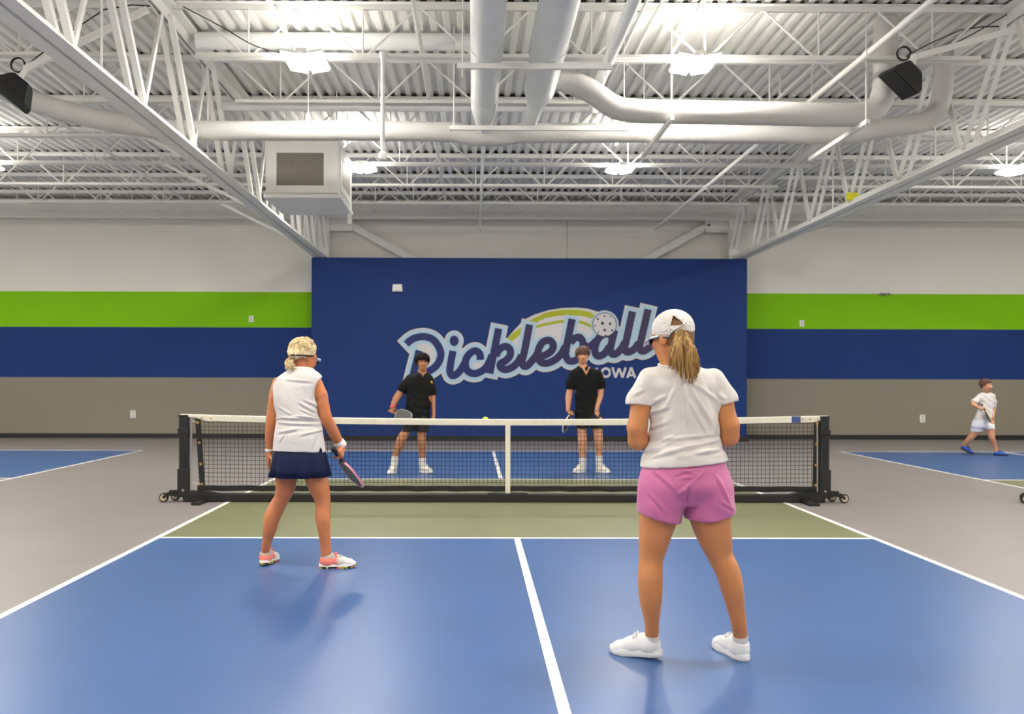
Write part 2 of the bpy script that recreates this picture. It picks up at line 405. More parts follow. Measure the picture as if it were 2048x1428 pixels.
part('socket', MB().lathe((-.97, 9.24, H+3.4), [(.028,0),(.04,.02),(.04,.06)], 14), STEEL, t, True, angle=40)
for i, (xx, dd, nm) in enumerate(((-2.0, 9.95, 'left of the hanging pole'),)):
    t = thing('duct_hanger', f'thin white rod with a clamp on the long duct {nm}', 'hanger', (xx, yD, H+3.08))
    part('rod', MB().tube([(xx, yD, H+3.1), (xx, yD, H+3.95)], .006, 6), STEEL, t)
    part('clamp', MB().lathe((xx, yD, H+3.09), [(.02,0),(.035,.02),(.03,.08),(.01,.12)], 10), STEEL, t, True)
# sprinkler heads on the far pipes
for i, (px, py, D, nm) in enumerate(((750, 372, 17.0, 'left'), (1242, 372, 17.0, 'right'), (1560, 185, 11.2, 'near the right lamp'))):
    p = W(px, py, D)
    t = thing(['ceiling_sensor','ceiling_sensor','sprinkler'][i], ['small white ceiling sensor under the far joists on the left', 'small white ceiling sensor under the far joists on the right', 'tiny sprinkler head on a stub pipe right of the bright lamp'][i], ['sensor','sensor','sprinkler'][i], tuple(p))
    part('body', MB().lathe(p, [(.02,-.04),(.05 if i<2 else .02,-.03),(.05 if i<2 else .015,.02),(.012,.04),(.012,ZJ-p[2] if i<2 else ZT-p[2])], 12), STEEL, t, True, angle=40)
# kicker braces from joists to girder chords (outer bays)
for gi, (gx, s, nm) in enumerate(((GX[0], -1, 'left'), (GX[1], 1, 'right'))):
    for D, w in ((10.85, 'nearest'), (13.95, 'middle'), (17.05, 'farthest')):
        b = thing('joist_brace', f'thin white brace from joist down to the {nm} girder, {w} of three', 'brace', (gx+s*.8, D, ZB), 'girder bottom chord braces')
        part('brace_angle', MB().beam((gx+s*1.65, D, ZJ-.02), (gx+s*.12, D, ZB+.06), .045, .045), STEEL, b)

# ventilation unit box on the left girder
bx0, bx1, by0, by1, bz0, bz1 = -2.88, -1.86, 12.0, 13.25, H+2.49, H+3.3
t = thing('air_handler', 'boxy white air unit with a grey grille hanging below the left ducts', 'air unit', ((bx0+bx1)/2, by0, bz0))
part('cabinet', MB().bbox((bx0,by0+.02,bz0+.05), (bx1,by1,bz1), .015), WHITE, t)
part('base_pan', MB().bbox((bx0-.02,by0-.01,bz0), (bx1+.02,by1+.02,bz0+.05), .01), STEEL, t)
fr = MB(); gx0, gx1, gz0, gz1 = -2.72, -2.07, H+2.66, H+3.11
for a, b in (((bx0+.02,by0-.005,bz0+.07),(gx0,by0+.02,bz1-.02)), ((gx1,by0-.005,bz0+.07),(bx1-.02,by0+.02,bz1-.02)), ((gx0,by0-.005,bz0+.07),(gx1,by0+.02,gz0)), ((gx0,by0-.005,gz1),(gx1,by0+.02,bz1-.02))): fr.box(a, b)
part('front_frame', fr, WHITE, t)
gr = part('grille', MB().box((gx0,by0+.012,gz0), (gx1,by0+.018,gz1)), mat('grille_back', (120,112,100), .7), t)
sl = MB()
for i in range(26): xx = gx0+(gx1-gx0)*(i+.5)/26; sl.box((xx-.006,by0,gz0), (xx+.006,by0+.012,gz1))
for i in range(13): zz = gz0+(gz1-gz0)*(i+.5)/13; sl.box((gx0,by0+.002,zz-.003), (gx1,by0+.012,zz+.003))
part('louvre', sl, mat('grille_bars', (150,142,130), .6), gr)
part('side_panel', MB().bbox((bx1-.005,by0+.12,bz0+.12), (bx1+.015,by1-.12,bz1-.1), .005), STEEL, t)
part('side_grille', MB().box((bx1+.012,by0+.22,bz0+.22), (bx1+.018,by1-.3,bz1-.2)), mat('grille_bars', (150,142,130), .6), t)
for xx in (bx0+.05, bx1-.05):
    for yy in (by0+.1, by1-.1): part('rod', MB().tube([(xx,yy,bz1-.02),(xx,yy,ZT)], .01, 6), STEEL, t)
part('valve', MB().tube([(bx1-.02,by1-.1,bz0-.16),(bx1-.02,by1-.1,bz0+.02)], .035, 10), STEEL, t)

# ================================================================== lamps
def lamp(x, D, label, z=H+3.36):
    t = thing('high_bay_light', label, 'light', (x, D, z), 'high bay lamps')
    hw, hl = .215, .27
    h = MB()
    h.prism([(x-.06,z+.075),(x+.06,z+.075),(x+.06,z+.022),(x-.06,z+.022)], D-hl+.02, D+hl-.02)
    part('driver_box', h, STEEL, t)
    for s in (-1, 1):
        part('reflector_wing', MB().prism([(x+s*.02,z+.028),(x+s*hw,z+.062),(x+s*(hw+.006),z+.040),(x+s*.02,z+.006)][::s], D-hl, D+hl), STEEL, t)
        part('lens', MB().prism([(x+s*.024,z+.005),(x+s*(hw-.004),z+.037),(x+s*(hw-.008),z+.018),(x+s*.03,z-.012)][::s], D-hl+.015, D+hl-.015), LENS, t)
        part('added_deck_glow_panel', MB().prism([(x+s*.075,z+.044),(x+s*.19,z+.064),(x+s*.19,z+.06),(x+s*.075,z+.040)][::s], D-hl+.04, D+hl-.04), FILL_GLOW, t)  # added glowing panel, lightens the roof deck above the lamp
        part('hanger', MB().tube([(x, D+s*.15, z+.07), (x+.02*s, D+s*.05, ZJ)], .006, 6), STEEL, t)
    return t
LAMPX = [(-11.9, 'outer left bay'), (-7.85, 'left bay'), (-1.80, 'left of the duct pair'), (2.36, 'right of the duct pair'), (8.75, 'right bay'), (12.9, 'outer right bay')]
for D, rn in ((0, 'row behind the players'), (4.65, 'row above the near court'), (9.3, 'row above the net'), (13.95, 'far row above the young men')):
    for x, cn in LAMPX: lamp(x, D, f'bright white high bay lamp {cn}, {rn}')

# ================================================================== speakers and cables
def speaker(c, aim, s, label, gx):
    """trapezoid loudspeaker: flat grille front, tapering back, tilted down towards the court"""
    c = np.array(c); t = thing('loudspeaker', label, 'speaker', tuple(c))
    fwd = np.array(aim, float); fwd /= np.linalg.norm(fwd)
    rt = np.cross(fwd, (0,0,1)); rt /= np.linalg.norm(rt); up = np.cross(rt, fwd)
    def P(a, b, d): return c+rt*a+up*b+fwd*d
    mb = MB()
    def ring(w, h, d): return [P(-w,-h,d),P(w,-h,d),P(w,h,d),P(-w,h,d)]
    v = ring(.12,.185,.10)+ring(.125,.192,.08)+ring(.125,.185,.04)+ring(.10,.10,-.11)+ring(.08,.075,-.14)
    f = [(0,1,2,3),(19,18,17,16)]+[(k*4+i,k*4+4+i,k*4+4+(i+1)%4,k*4+(i+1)%4) for k in range(4) for i in range(4)]
    part('cabinet', mb.add(v, f), BLACK, t)
    part('grille', MB().add(ring(.11,.175,.101)+ring(.11,.175,.107), [(4,5,6,7),(0,3,2,1),(0,1,5,4),(1,2,6,5),(2,3,7,6),(3,0,4,7)]), mat('speaker_grille', (16,16,17), .8, 0, 8, .4, 300), t)
    b = P(0,.05,-.16)
    part('yoke', MB().beam(P(-.04,.02,-.13), b+np.array([s*.06,0,.08]), .05, .05), STEEL, t)
    part('arm', MB().beam(b+np.array([s*.04,0,.06]), (gx, b[1]+.15, H+3.75), .045, .06), STEEL, t)
    lo = []
    for k in range(33):
        a = k/32*4*math.pi; lo.append(c+np.array([s*.02+.07*math.cos(a), .02+k*.001, .27+.07*math.sin(a)]))
    lo += [np.array((gx-s*.5, c[1]+.3, H+3.8)), np.array((gx, c[1]+.4, H+3.88))]
    part('cable_loop', MB().tube(spline(lo, 2), .007, 6), CABLE, t, True)
speaker(W(1808, 152, 9.1), (-.60,-.14,-.80), 1, 'black loudspeaker hanging beside the right girder under a cable loop', GX[1])
speaker(W(30, 186, 8.7), (-.60,-.14,-.80), 1, 'black loudspeaker hanging at the far left edge of the hall', GX[0])
def cable(label, pts, r=.008):
    t = thing('cable', label, 'cable', tuple(pts[0])); part('wire', MB().tube(spline(pts, 8), r, 6), CABLE, t, True)
cable('dark cable sagging from the left girder to the left lamp', [W(365,16,9.1), W(440,55,9.15), W(505,92,9.2), W(560,108,9.28)], .006)
cable('dark cable strung from the right girder past the black speaker', [W(2046,6,9.3), W(1925,75,9.5), W(1850,105,9.6), W(1790,118,9.7), W(1690,122,9.8), W(1500,112,9.6)], .006)

# ================================================================== wall fittings
def outlet(px, py, D, w, h, label, name='wall_outlet', cat='outlet', m=None):
    p = W(px, py, D); t = thing(name, label, cat, tuple(p)); m = m or mat('plate_white', (232,230,228), .4)
    part('plate', MB().bbox((p[0]-w/2, D-.012, p[2]-h/2), (p[0]+w/2, D, p[2]+h/2), .004), m, t)
    for s in (-1, 1): part('socket', MB().bbox((p[0]-w*.22, D-.016, p[2]+s*h*.22-h*.14), (p[0]+w*.22, D-.01, p[2]+s*h*.22+h*.14), .003), mat('socket_grey', (190,188,186), .4), t)
outlet(268, 830, YW, .12, .17, 'white outlet plate low on the grey band left of the net')
outlet(503, 639, YW, .10, .14, 'pale outlet plate on the green band behind the blonde woman')
outlet(1605, 645, YW, .10, .14, 'pale outlet plate on the green band right of the blue wall')
outlet(1848, 835, YW, .12, .17, 'white outlet plate low on the grey band right of the net')
p = W(795, 577, YA); t = thing('wall_sensor', 'white box sensor mounted high on the blue wall', 'sensor', tuple(p))
part('housing', MB().prism([(p[0]-.11,p[2]-.075),(p[0]+.11,p[2]-.075),(p[0]+.095,p[2]+.075),(p[0]-.095,p[2]+.075)], YA-.09, YA), mat('plate_white', (232,230,228), .4), t)
part('indicator', MB().box((p[0]-.015,YA-.094,p[2]-.07), (p[0]+.015,YA-.089,p[2]-.055)), mat('led_green', (60,170,120), .4), t)
p = W(1768, 587, YW); t = thing('wall_bracket', 'small dark wall bracket on top of the right green band', 'bracket', tuple(p))
part('base', MB().bbox((p[0]-.03,YW-.05,p[2]-.02), (p[0]+.03,YW,p[2]+.03), .006), mat('bracket_grey', (120,118,112), .5), t)
for s in (-1, 1): part('arm', MB().tube([(p[0]+s*.02,YW-.04,p[2]), (p[0]+s*.1,YW-.09,p[2]+.02), (p[0]+s*.12,YW-.09,p[2]-.03)], .014, 8), mat('bracket_grey', (120,118,112), .5), t)
p = np.array((GX[1]-.02, 13.2, ZB+.17)); t = thing('yellow_tag', 'small bright yellow tag strapped on the right girder', 'tag', tuple(p))
part('strap', MB().bbox((p[0]-.08,p[1]-.05,p[2]-.06), (p[0]+.08,p[1]+.05,p[2]+.06), .015), mat('tag_yellow', (226,220,10), .5), t)

# ================================================================== wall mural lettering
def z1(x, y): return (780+x/7.314, 590+y/7.314)
def z2(x, y): return (1040+x/7.062, 590+y/7.062)
def wp(p, d): D = YA-d; return ((p[0]-VX)*YA/F, D, CH-(p[1]-VY)*YA/F)
def pl_dist(X, Y, P, hw, ext=0.0, rnd=False):
    """signed distance (pixels) to a stroke of half-width hw with flat ends"""
    Q = [np.array(p[:2]) for p in (spline([(a, b, 0) for a, b in P], 5) if len(P) > 2 else [np.array(P[0]), np.array(P[1])])]
    d = np.full(X.shape, 1e3); n = len(Q)-1
    for i, (a, b) in enumerate(zip(Q[:-1], Q[1:])):
        e = b-a; l = math.hypot(*e)+1e-9; e = e/l
        al = (X-a[0])*e[0]+(Y-a[1])*e[1]; side = np.abs(-(X-a[0])*e[1]+(Y-a[1])*e[0])
        t = np.clip(al, 0, l); ds = np.hypot(al-t, side)-hw
        if not rnd:
            if i == 0: ds = np.where(al < 0, np.maximum(-al-ext, side-hw), ds)
            if i == n-1: ds = np.where(al > l, np.maximum(al-l-ext, side-hw), ds)
            for p_, q_ in ((Q[0], Q[1]), (Q[-1], Q[-2])):
                if min(math.hypot(*(a-p_)), math.hypot(*(b-p_))) < hw+ext:
                    u_ = (p_-q_)/(np.linalg.norm(p_-q_)+1e-9); ds = np.maximum(ds, (X-p_[0])*u_[0]+(Y-p_[1])*u_[1]-ext)
        d = np.minimum(d, ds)
    return d
def ell_dist(X, Y, c, rx, ry): return (np.hypot((X-c[0])/rx, (Y-c[1])/ry)-1)*min(rx, ry)
def poly_dist(X, Y, pts):
    d = np.full(X.shape, 1e3); ins = np.zeros(X.shape, bool); P = [np.array(p) for p in pts]
    for a, b in zip(P, P[1:]+P[:1]):
        e = b-a; t = np.clip(((X-a[0])*e[0]+(Y-a[1])*e[1])/max(e@e, 1e-9), 0, 1)
        d = np.minimum(d, np.hypot(X-a[0]-t*e[0], Y-a[1]-t*e[1]))
        if a[1] != b[1]: ins ^= ((a[1] > Y) != (b[1] > Y)) & (X < (b[0]-a[0])*(Y-a[1])/(b[1]-a[1])+a[0])
    return np.where(ins, -d, d)
def shape(name, fn, box, d, m, parent, h=.6):
    """flat painted shape on the accent wall from a 2-D distance function (marching squares)"""
    xs = np.arange(box[0], box[2], h); ys = np.arange(box[1], box[3], h); X, Y = np.meshgrid(xs, ys)
    S = fn(X, Y); S[0] = S[-1] = 1; S[:, 0] = S[:, -1] = 1
    I = S < 0; mb = MB()
    full = I[:-1,:-1] & I[1:,:-1] & I[:-1,1:] & I[1:,1:]; anyi = I[:-1,:-1] | I[1:,:-1] | I[:-1,1:] | I[1:,1:]
    V = []; Fc = []
    for j in range(full.shape[0]):
        r = full[j]
        if r.any():
            e = np.flatnonzero(np.diff(np.concatenate(([0], r.astype(int), [0]))))
            for i0, i1 in zip(e[::2], e[1::2]):
                n = len(V); V += [(xs[i0], ys[j]), (xs[i1], ys[j]), (xs[i1], ys[j+1]), (xs[i0], ys[j+1])]; Fc.append((n+3, n+2, n+1, n))
        for i in np.flatnonzero(anyi[j] & ~r):
            cs = [(i, j), (i+1, j), (i+1, j+1), (i, j+1)]; out = []
            for k in range(4):
                a, b = cs[k], cs[(k+1) % 4]; sa, sb = S[a[1], a[0]], S[b[1], b[0]]
                if sa < 0: out.append((xs[a[0]], ys[a[1]]))
                if (sa < 0) != (sb < 0):
                    t = sa/(sa-sb); out.append((xs[a[0]]+(xs[b[0]]-xs[a[0]])*t, ys[a[1]]+(ys[b[1]]-ys[a[1]])*t))
            if len(out) > 2: n = len(V); V += out; Fc.append(tuple(range(n+len(out)-1, n-1, -1)))
    vv = [wp(p, d) for p in V]
    return mesh_obj(name, vv, Fc, m, parent)
def Z1(*a): return [z1(*p) for p in a]
def Z2(*a): return [z2(*p) for p in a]
L_P = [Z1((238,722),(290,675),(370,630),(500,612),(620,650),(700,740),(742,850),(725,960),(660,1055),(560,1120),(480,1145)), Z1((428,815),(322,1240))]
L_i = [Z1((920,818),(888,1000),(876,1110),(905,1178),(965,1165),(1035,1095),(1090,1000))]
L_c = [Z1((1322,950),(1312,865),(1255,818),(1180,845),(1115,930),(1103,1040),(1145,1118),(1220,1150),(1310,1130),(1400,1065),(1460,960),(1490,880))]
L_k = [Z1((1588,490),(1458,1150)), Z1((1545,890),(1600,795),(1690,752),(1755,800),(1752,890),(1690,960),(1615,1005),(1622,1062),(1690,1090),(1785,1058),(1870,980),(1925,880))]
L_l = [Z2((133,415),(60,800),(28,930),(50,1000),(105,995),(200,890),(240,830))]
L_e = [Z2((230,870),(330,855),(440,790),(468,705),(415,640),(320,665),(260,770),(255,880),(300,950),(385,960),(490,915),(580,830),(640,720))]
L_b = [Z2((735,335),(650,760),(645,850),(690,925),(770,925),(850,860),(885,750),(885,660),(840,595),(770,610),(710,670)), Z2((885,690),(950,725),(1010,705),(1080,640))]
L_a = [Z2((1310,590),(1240,545),(1160,560),(1090,640),(1055,760),(1075,840),(1125,858),(1200,815),(1265,720)), Z2((1335,490),(1290,680),(1275,770),(1310,832),(1370,815),(1440,740),(1480,660))]
L_m = [Z2((1588,225),(1500,640),(1480,740),(1500,795),(1550,795),(1620,750),(1680,670))]
L_n = [Z2((1808,195),(1715,610),(1690,720),(1712,780),(1765,778),(1850,720),(1935,635))]
WORD = [('p', L_P), ('i', L_i), ('c', L_c), ('k', L_k), ('l', L_l), ('e', L_e), ('b', L_b), ('a', L_a), ('l', L_m), ('l', L_n)]
p0 = wp((1050, 760), 0)
mural = thing('wall_mural', 'painted script word mural with a white ball and green swoosh on the blue wall', 'mural', p0)
HWD = 7.4
BX = (785, 600, 1335, 780)
def word(X, Y, hw, extra):
    d = np.full(X.shape, 1e3)
    for ch, strokes in WORD:
        for s in strokes: d = np.minimum(d, pl_dist(X, Y, s, hw+extra, extra*.92))
    d = np.minimum(d, ell_dist(X, Y, z1(937, 672), 9+extra, 10.6+extra))
    return np.minimum(d, ell_dist(X, Y, z2(1193, 415), 24+extra*.45, 24+extra*.45))
outer = Z1((1690,655),(1800,530),(1925,395))+Z2((60,345),(200,275),(400,212),(600,180),(780,174),(950,188),(1110,235),(1250,250))
fill = outer+Z2((1330,420),(1250,560),(1100,640),(960,700),(700,760),(300,800),(60,760))+Z1((1800,800))
shape('outline', lambda X, Y: np.minimum(word(X, Y, HWD, 11.0), poly_dist(X, Y, fill)-1.2), BX, .002, MDARK, mural)
shape('white_outline', lambda X, Y: np.minimum(word(X, Y, HWD, 10.0), poly_dist(X, Y, fill)), BX, .004, MWHITE, mural)
shape('green_swoosh', lambda X, Y: pl_dist(X, Y, Z1((1745,655),(1830,585),(1925,515))+Z2((120,420),(230,350),(360,292),(520,255),(700,244),(880,254),(1060,300)), 5.7), BX, .006, MGREEN, mural)
shape('green_swoosh', lambda X, Y: pl_dist(X, Y, Z2((200,455),(300,425),(450,393),(640,366),(830,375),(930,405),(1030,455)), 2.9), BX, .0062, MGREEN, mural)
for k, (a, b) in enumerate(((Z2((150,338),(300,275)), .7), (Z2((330,332),(620,300)), .9), (Z2((260,365),(480,330)), .7), (Z2((1010,262),(1090,285)), .9))):
    shape('swoosh_gap', lambda X, Y: pl_dist(X, Y, a, b), (min(p[0] for p in a)-4, min(p[1] for p in a)-4, max(p[0] for p in a)+4, max(p[1] for p in a)+4), .007+.0002*k, MWHITE, mural, .25)
shape('light_outline', lambda X, Y: word(X, Y, HWD, 7.2), BX, .008, LBLUE, mural)
for k, pts in enumerate((Z1((400,765),(540,705),(625,760),(655,860),(630,980),(560,1050),(500,1030),(480,850)), Z1((1215,1000),(1370,990),(1335,1055),(1240,1080)),
        Z2((250,505),(600,420),(575,640),(540,680),(480,590),(380,560),(260,600),(222,640)), Z2((815,410),(960,440),(1005,520),(960,600),(900,520),(800,510)))):
    shape('counter_white', lambda X, Y: poly_dist(X, Y, pts), (min(p[0] for p in pts)-2, min(p[1] for p in pts)-2, max(p[0] for p in pts)+2, max(p[1] for p in pts)+2), .0085, MWHITE, mural)
# letters run from deep blue to purple along the word
lm = bpy.data.materials.new('mural_letter_gradient'); lm.use_nodes = True; nt = lm.node_tree
g = nt.nodes.new('ShaderNodeNewGeometry'); sx = nt.nodes.new('ShaderNodeSeparateXYZ'); mr = nt.nodes.new('ShaderNodeMapRange'); cr = nt.nodes.new('ShaderNodeValToRGB')
mr.inputs[1].default_value = -1.6; mr.inputs[2].default_value = 4.0
cr.color_ramp.elements[0].color = lin((17,34,98)); cr.color_ramp.elements[1].color = lin((62,48,84))
for pos, c in ((.3, (18,34,98)), (.5, (44,38,84)), (.75, (38,38,86))):
    e = cr.color_ramp.elements.new(pos); e.color = lin(c)
nt.links.new(g.outputs['Position'], sx.inputs[0]); nt.links.new(sx.outputs['X'], mr.inputs[0]); nt.links.new(mr.outputs[0], cr.inputs[0]); nt.links.new(cr.outputs[0], nt.nodes['Principled BSDF'].inputs['Base Color'])
nt.nodes['Principled BSDF'].inputs['Roughness'].default_value = .6
for k, (ch, strokes) in enumerate(WORD):
    def fn(X, Y):
        d = np.full(X.shape, 1e3)
        for q in strokes: d = np.minimum(d, pl_dist(X, Y, q, HWD))
        return np.minimum(d, ell_dist(X, Y, z1(937, 672), 9, 10.6)) if ch == 'i' else d
    xs_ = [p[0] for q in strokes for p in q]; ys_ = [p[1] for q in strokes for p in q]
    shape('letter', fn, (min(xs_)-12, min(ys_)-(34 if ch == 'i' else 14), max(xs_)+12, max(ys_)+14), .010+.0004*k, lm, mural)
bc = z2(1193, 415); bb4 = (bc[0]-26, bc[1]-26, bc[0]+26, bc[1]+26)
ball = shape('ball_rim', lambda X, Y: ell_dist(X, Y, bc, 24.2, 24.2), bb4, .015, MDARK, mural)
shape('ball_face', lambda X, Y: ell_dist(X, Y, bc, 22.9, 22.9), bb4, .016, MWHITE, ball)
for x, y, r, q in ((1163,395,22,1), (1270,402,16,1.25), (1195,492,20,.85), (1098,335,14,1.1), (1190,293,18,.55), (1275,305,12,.8), (1058,430,9,1.6), (1300,495,14,1.1), (1105,520,11,.9), (1210,570,20,.45)):
    hc = z2(x, y); rr = r/7.06; shape('ball_hole', lambda X, Y: ell_dist(X, Y, hc, rr, rr*q), (hc[0]-6, hc[1]-6, hc[0]+6, hc[1]+6), .017, MDARK, ball, .3)
def letter(pl, hw=2.3):
    xs_ = [p[0] for q in pl for p in q]; ys_ = [p[1] for q in pl for p in q]
    shape('letter', lambda X, Y: np.min([pl_dist(X, Y, q, hw) for q in pl], axis=0), (min(xs_)-5, min(ys_)-5, max(xs_)+5, max(ys_)+5), .006, MWHITE, mural, .25)
letter([Z2((1085,1022),(1085,1165))])
th = [2*math.pi*k/16 for k in range(17)]
letter([[z2(1213+58*math.cos(a), 1092-58*math.sin(a)) for a in th]], 2.4)
letter([Z2((1306,1018),(1352,1162)), Z2((1350,1162),(1400,1030)), Z2((1400,1030),(1450,1162)), Z2((1448,1162),(1494,1018))], 2.3)
letter([Z2((1516,1166),(1572,1018)), Z2((1572,1018),(1630,1166)), Z2((1535,1125),(1612,1125))], 2.3)

# ================================================================== nets
def net(dx, label, group):
    y = NET; xa, xb = -3.148+dx, 3.835+dx; xc = .376+dx
    t = thing('portable_net', label, 'net', (xc, y, 0), group)
    ba, bb = -3.0+dx, 3.755+dx                      # net edges
    def ztop(x): u = (x-xc)/3.45; return .902+.045*u*u
    for x, s, nm in ((xa, 1, 'a'), (xb, -1, 'b')):
        p = part('post', MB().bbox((x-.045,y-.045,.05), (x+.045,y+.045,.93), .012), BLACK, t)
        part('sleeve', MB().bbox((x-.058,y-.058,.10), (x+.058,y+.058,.36), .01), BLACK, p)
        part('post_collar', MB().bbox((x-.056,y-.056,.74), (x+.056,y+.056,.80), .01), BLACK, p)
        part('post_cap', MB().bbox((x-.05,y-.05,.925), (x+.05,y+.05,.945), .008), BLACK, p)
        part('bolt', MB().lathe((x+s*.01,y-.07,.13), [(.014,0),(.014,.02)], 10, 1), CHROME, p)
        part('side_tube', MB().tube([(x+s*.07,y,.12),(x+s*.075,y,.91)], .014, 8), CHROME, t)
        part('corner_plate', MB().prism([(x-s*.05,.06),(x+s*.5,.06),(x+s*.28,.105),(x-s*.05,.125)][::(s)], y-.06, y+.06), BLACK, t)
        part('foot', MB().bbox((x+s*.17,y-.30,.0), (x+s*.27,y-.04,.03), .008), BLACK, t)
        part('foot', MB().bbox((x+s*.17,y+.04,.0), (x+s*.27,y+.30,.03), .008), BLACK, t)
        for k, (ox, oy) in enumerate(((-.20,-.05), (-.12,.08))):
            c = part('caster', MB().beam((x,y+oy*.5,.10), (x+s*ox*.7,y+oy,.10), .05, .06).beam((x+s*ox*.7,y+oy-.03,.10), (x+s*ox,y+oy-.03,.05), .012, .03).beam((x+s*ox*.7,y+oy+.03,.10), (x+s*ox,y+oy+.03,.05), .012, .03), BLACK, t)
            part('wheel', MB().lathe((x+s*ox,y+oy,.05), [(.03,-.018),(.048,-.016),(.05,0),(.048,.016),(.03,.018)], 20, 1), RUBBER, c, True, angle=40)
            part('hub', MB().lathe((x+s*ox,y+oy,.05), [(.034,-.021),(.036,-.019),(.036,.019),(.034,.021)], 20, 1), mat('wheel_hub', (196,184,160), .4), c, True, angle=40)
        e = ba if s == 1 else bb; e2 = e+s*(.055 if s == 1 else .015)
        bnd = part('side_binding', MB().prism([(e-s*.028,.92),(e+s*.028,.92),(e2+s*.028,.135),(e2-s*.028,.135)][::-s], y-.008, y+.008), RUBBER, t)
        for z in (.86, .64, .41, .19):
            u = (.92-z)/.785; part('grommet', MB().lathe((e+(e2-e)*u,y-.012,z), [(.014,-.004),(.016,0),(.012,.006)], 12, 1), BRASS, bnd)
            part('lashing', MB().tube([(e+(e2-e)*u,y-.008,z),(x+s*.07,y-.004,z+.02)], .004, 6), TAPE, bnd) if z in (.86, .19) else None
    n = 48
    v = []; f = []
    for i in range(n+1):
        x = xa-.04+(xb-xa+.08)*i/n; zt = ztop(x); w = .066 if ba-.02 < x < bb+.02 else .028
        wob = .004*math.sin(i*1.7)+.003*math.sin(i*.61)
        for yy, zz in ((y-.011-wob*.4, zt-w), (y-.013+wob*.3, zt-w*.5), (y-.011, zt-.004), (y, zt+.003), (y+.012, zt-.004), (y+.012, zt-w)): v.append((x, yy, zz))
    for i in range(n):
        for k in range(6): f.append((i*6+k, i*6+6+k, i*6+6+(k+1)%6, i*6+(k+1)%6))
    f += [tuple(range(5,-1,-1)), tuple(n*6+k for k in range(6))]
    tp = mesh_obj('top_tape', v, f, TAPE, t, True, angle=45)
    xl = (1593-VX)*NET/F+dx
    part('tape_label', MB().box((xl-.048,y-.0185,ztop(xl)-.066), (xl+.048,y-.0135,ztop(xl)+.002)), mat('label_blue', (58,82,138), .5, .25, 60), tp)
    for xx in (ba+.05, ba+.15, bb-.16, bb-.08): part('grommet', MB().lathe((xx,y-.016,ztop(xx)-.034), [(.008,-.004),(.010,0),(.007,.004)], 10, 1), BRASS, tp)
    v = []; f = []
    for i in range(n+1):
        x = ba+(bb-ba)*i/n; w = .004*math.sin(i*2.1)
        for yy, zz in ((y-.008, .115+w), (y-.010, .145), (y-.008, .175+w*.5), (y+.008, .175+w*.5), (y+.008, .115+w)): v.append((x, yy, zz))
    for i in range(n):
        for k in range(5): f.append((i*5+k, i*5+5+k, i*5+5+(k+1)%5, i*5+(k+1)%5))
    f += [tuple(range(4,-1,-1)), tuple(n*5+k for k in range(5))]
    mesh_obj('bottom_tape', v, f, RUBBER, t, True, angle=45)
    part('centre_strap', MB().bbox((xc-.027,y-.018,.075), (xc+.027,y-.012,ztop(xc)-.01), .002).box((xc-.027,y+.012,.10), (xc+.027,y+.016,ztop(xc)-.03)), TAPE, t)
    part('base_beam', MB().bbox((xa,y-.05,.004), (xb,y+.05,.088), .012), BLACK, t)
    part('beam_saddle', MB().bbox((xc-.22,y-.053,.04), (xc+.22,y+.053,.098), .01), BLACK, t)
    mb = MB(); c = .046; r = .0022
    def strip(p, q, u):
        p = np.array(p); q = np.array(q); u = np.array(u)
        mb.add([p-u*r+(0,-.002,0), p+u*r+(0,-.002,0), q+u*r+(0,-.002,0), q-u*r+(0,-.002,0), p+(0,.002,0), q+(0,.002,0)], [(0,1,2,3),(1,4,5,2),(4,0,3,5)])
    x = ba+.03
    while x < bb: strip((x,y,.18), (x,y,ztop(x)-.05), (1,0,0)); x += c
    z = .21
    while z < .86:
        for i in range(24):
            xa_, xb_ = ba+(bb-ba)*i/24, ba+(bb-ba)*(i+1)/24
            strip((xa_,y,z+.012*((xa_-xc)/3.4)**2), (xb_,y,z+.012*((xb_-xc)/3.4)**2), (0,0,1))
        z += c
    setp(part('netting', mb, NETB, t), kind='stuff')
    return t
net(0, 'black framed portable net with white top tape across the middle court', 'portable nets')
net(9.36, 'black framed portable net on the right court, only a caster in the frame', 'portable nets')
# ================================================================== people
# bodies and clothes are smooth blends of measured limb and torso sections, meshed as one continuous surface each
def nrm(v): v = np.array(v, float); return v/(np.linalg.norm(v)+1e-12)
def cone(a, b, ra, rb, k=.02):
    a = np.array(a, float); b = np.array(b, float); e = b-a; l2 = max(e@e, 1e-9)
    def fn(X, Y, Z):
        t = np.clip(((X-a[0])*e[0]+(Y-a[1])*e[1]+(Z-a[2])*e[2])/l2, 0, 1)
        return np.sqrt((X-a[0]-t*e[0])**2+(Y-a[1]-t*e[1])**2+(Z-a[2]-t*e[2])**2)-(ra+(rb-ra)*t)
    r = max(ra, rb); return (fn, np.minimum(a, b)-r, np.maximum(a, b)+r, k)
def ell(c, r, R=None, k=.02):
    c = np.array(c, float); r = np.array(r, float); R = np.eye(3) if R is None else np.array(R)
    def fn(X, Y, Z):
        x, y, z = X-c[0], Y-c[1], Z-c[2]
        q = [(R[0,i]*x+R[1,i]*y+R[2,i]*z) for i in range(3)]
        k0 = np.sqrt(sum((q[i]/r[i])**2 for i in range(3))); k1 = np.sqrt(sum((q[i]/r[i]**2)**2 for i in range(3)))
        return k0*(k0-1)/np.maximum(k1, 1e-6)
    m = np.abs(R)@r; return (fn, c-m, c+m, k)
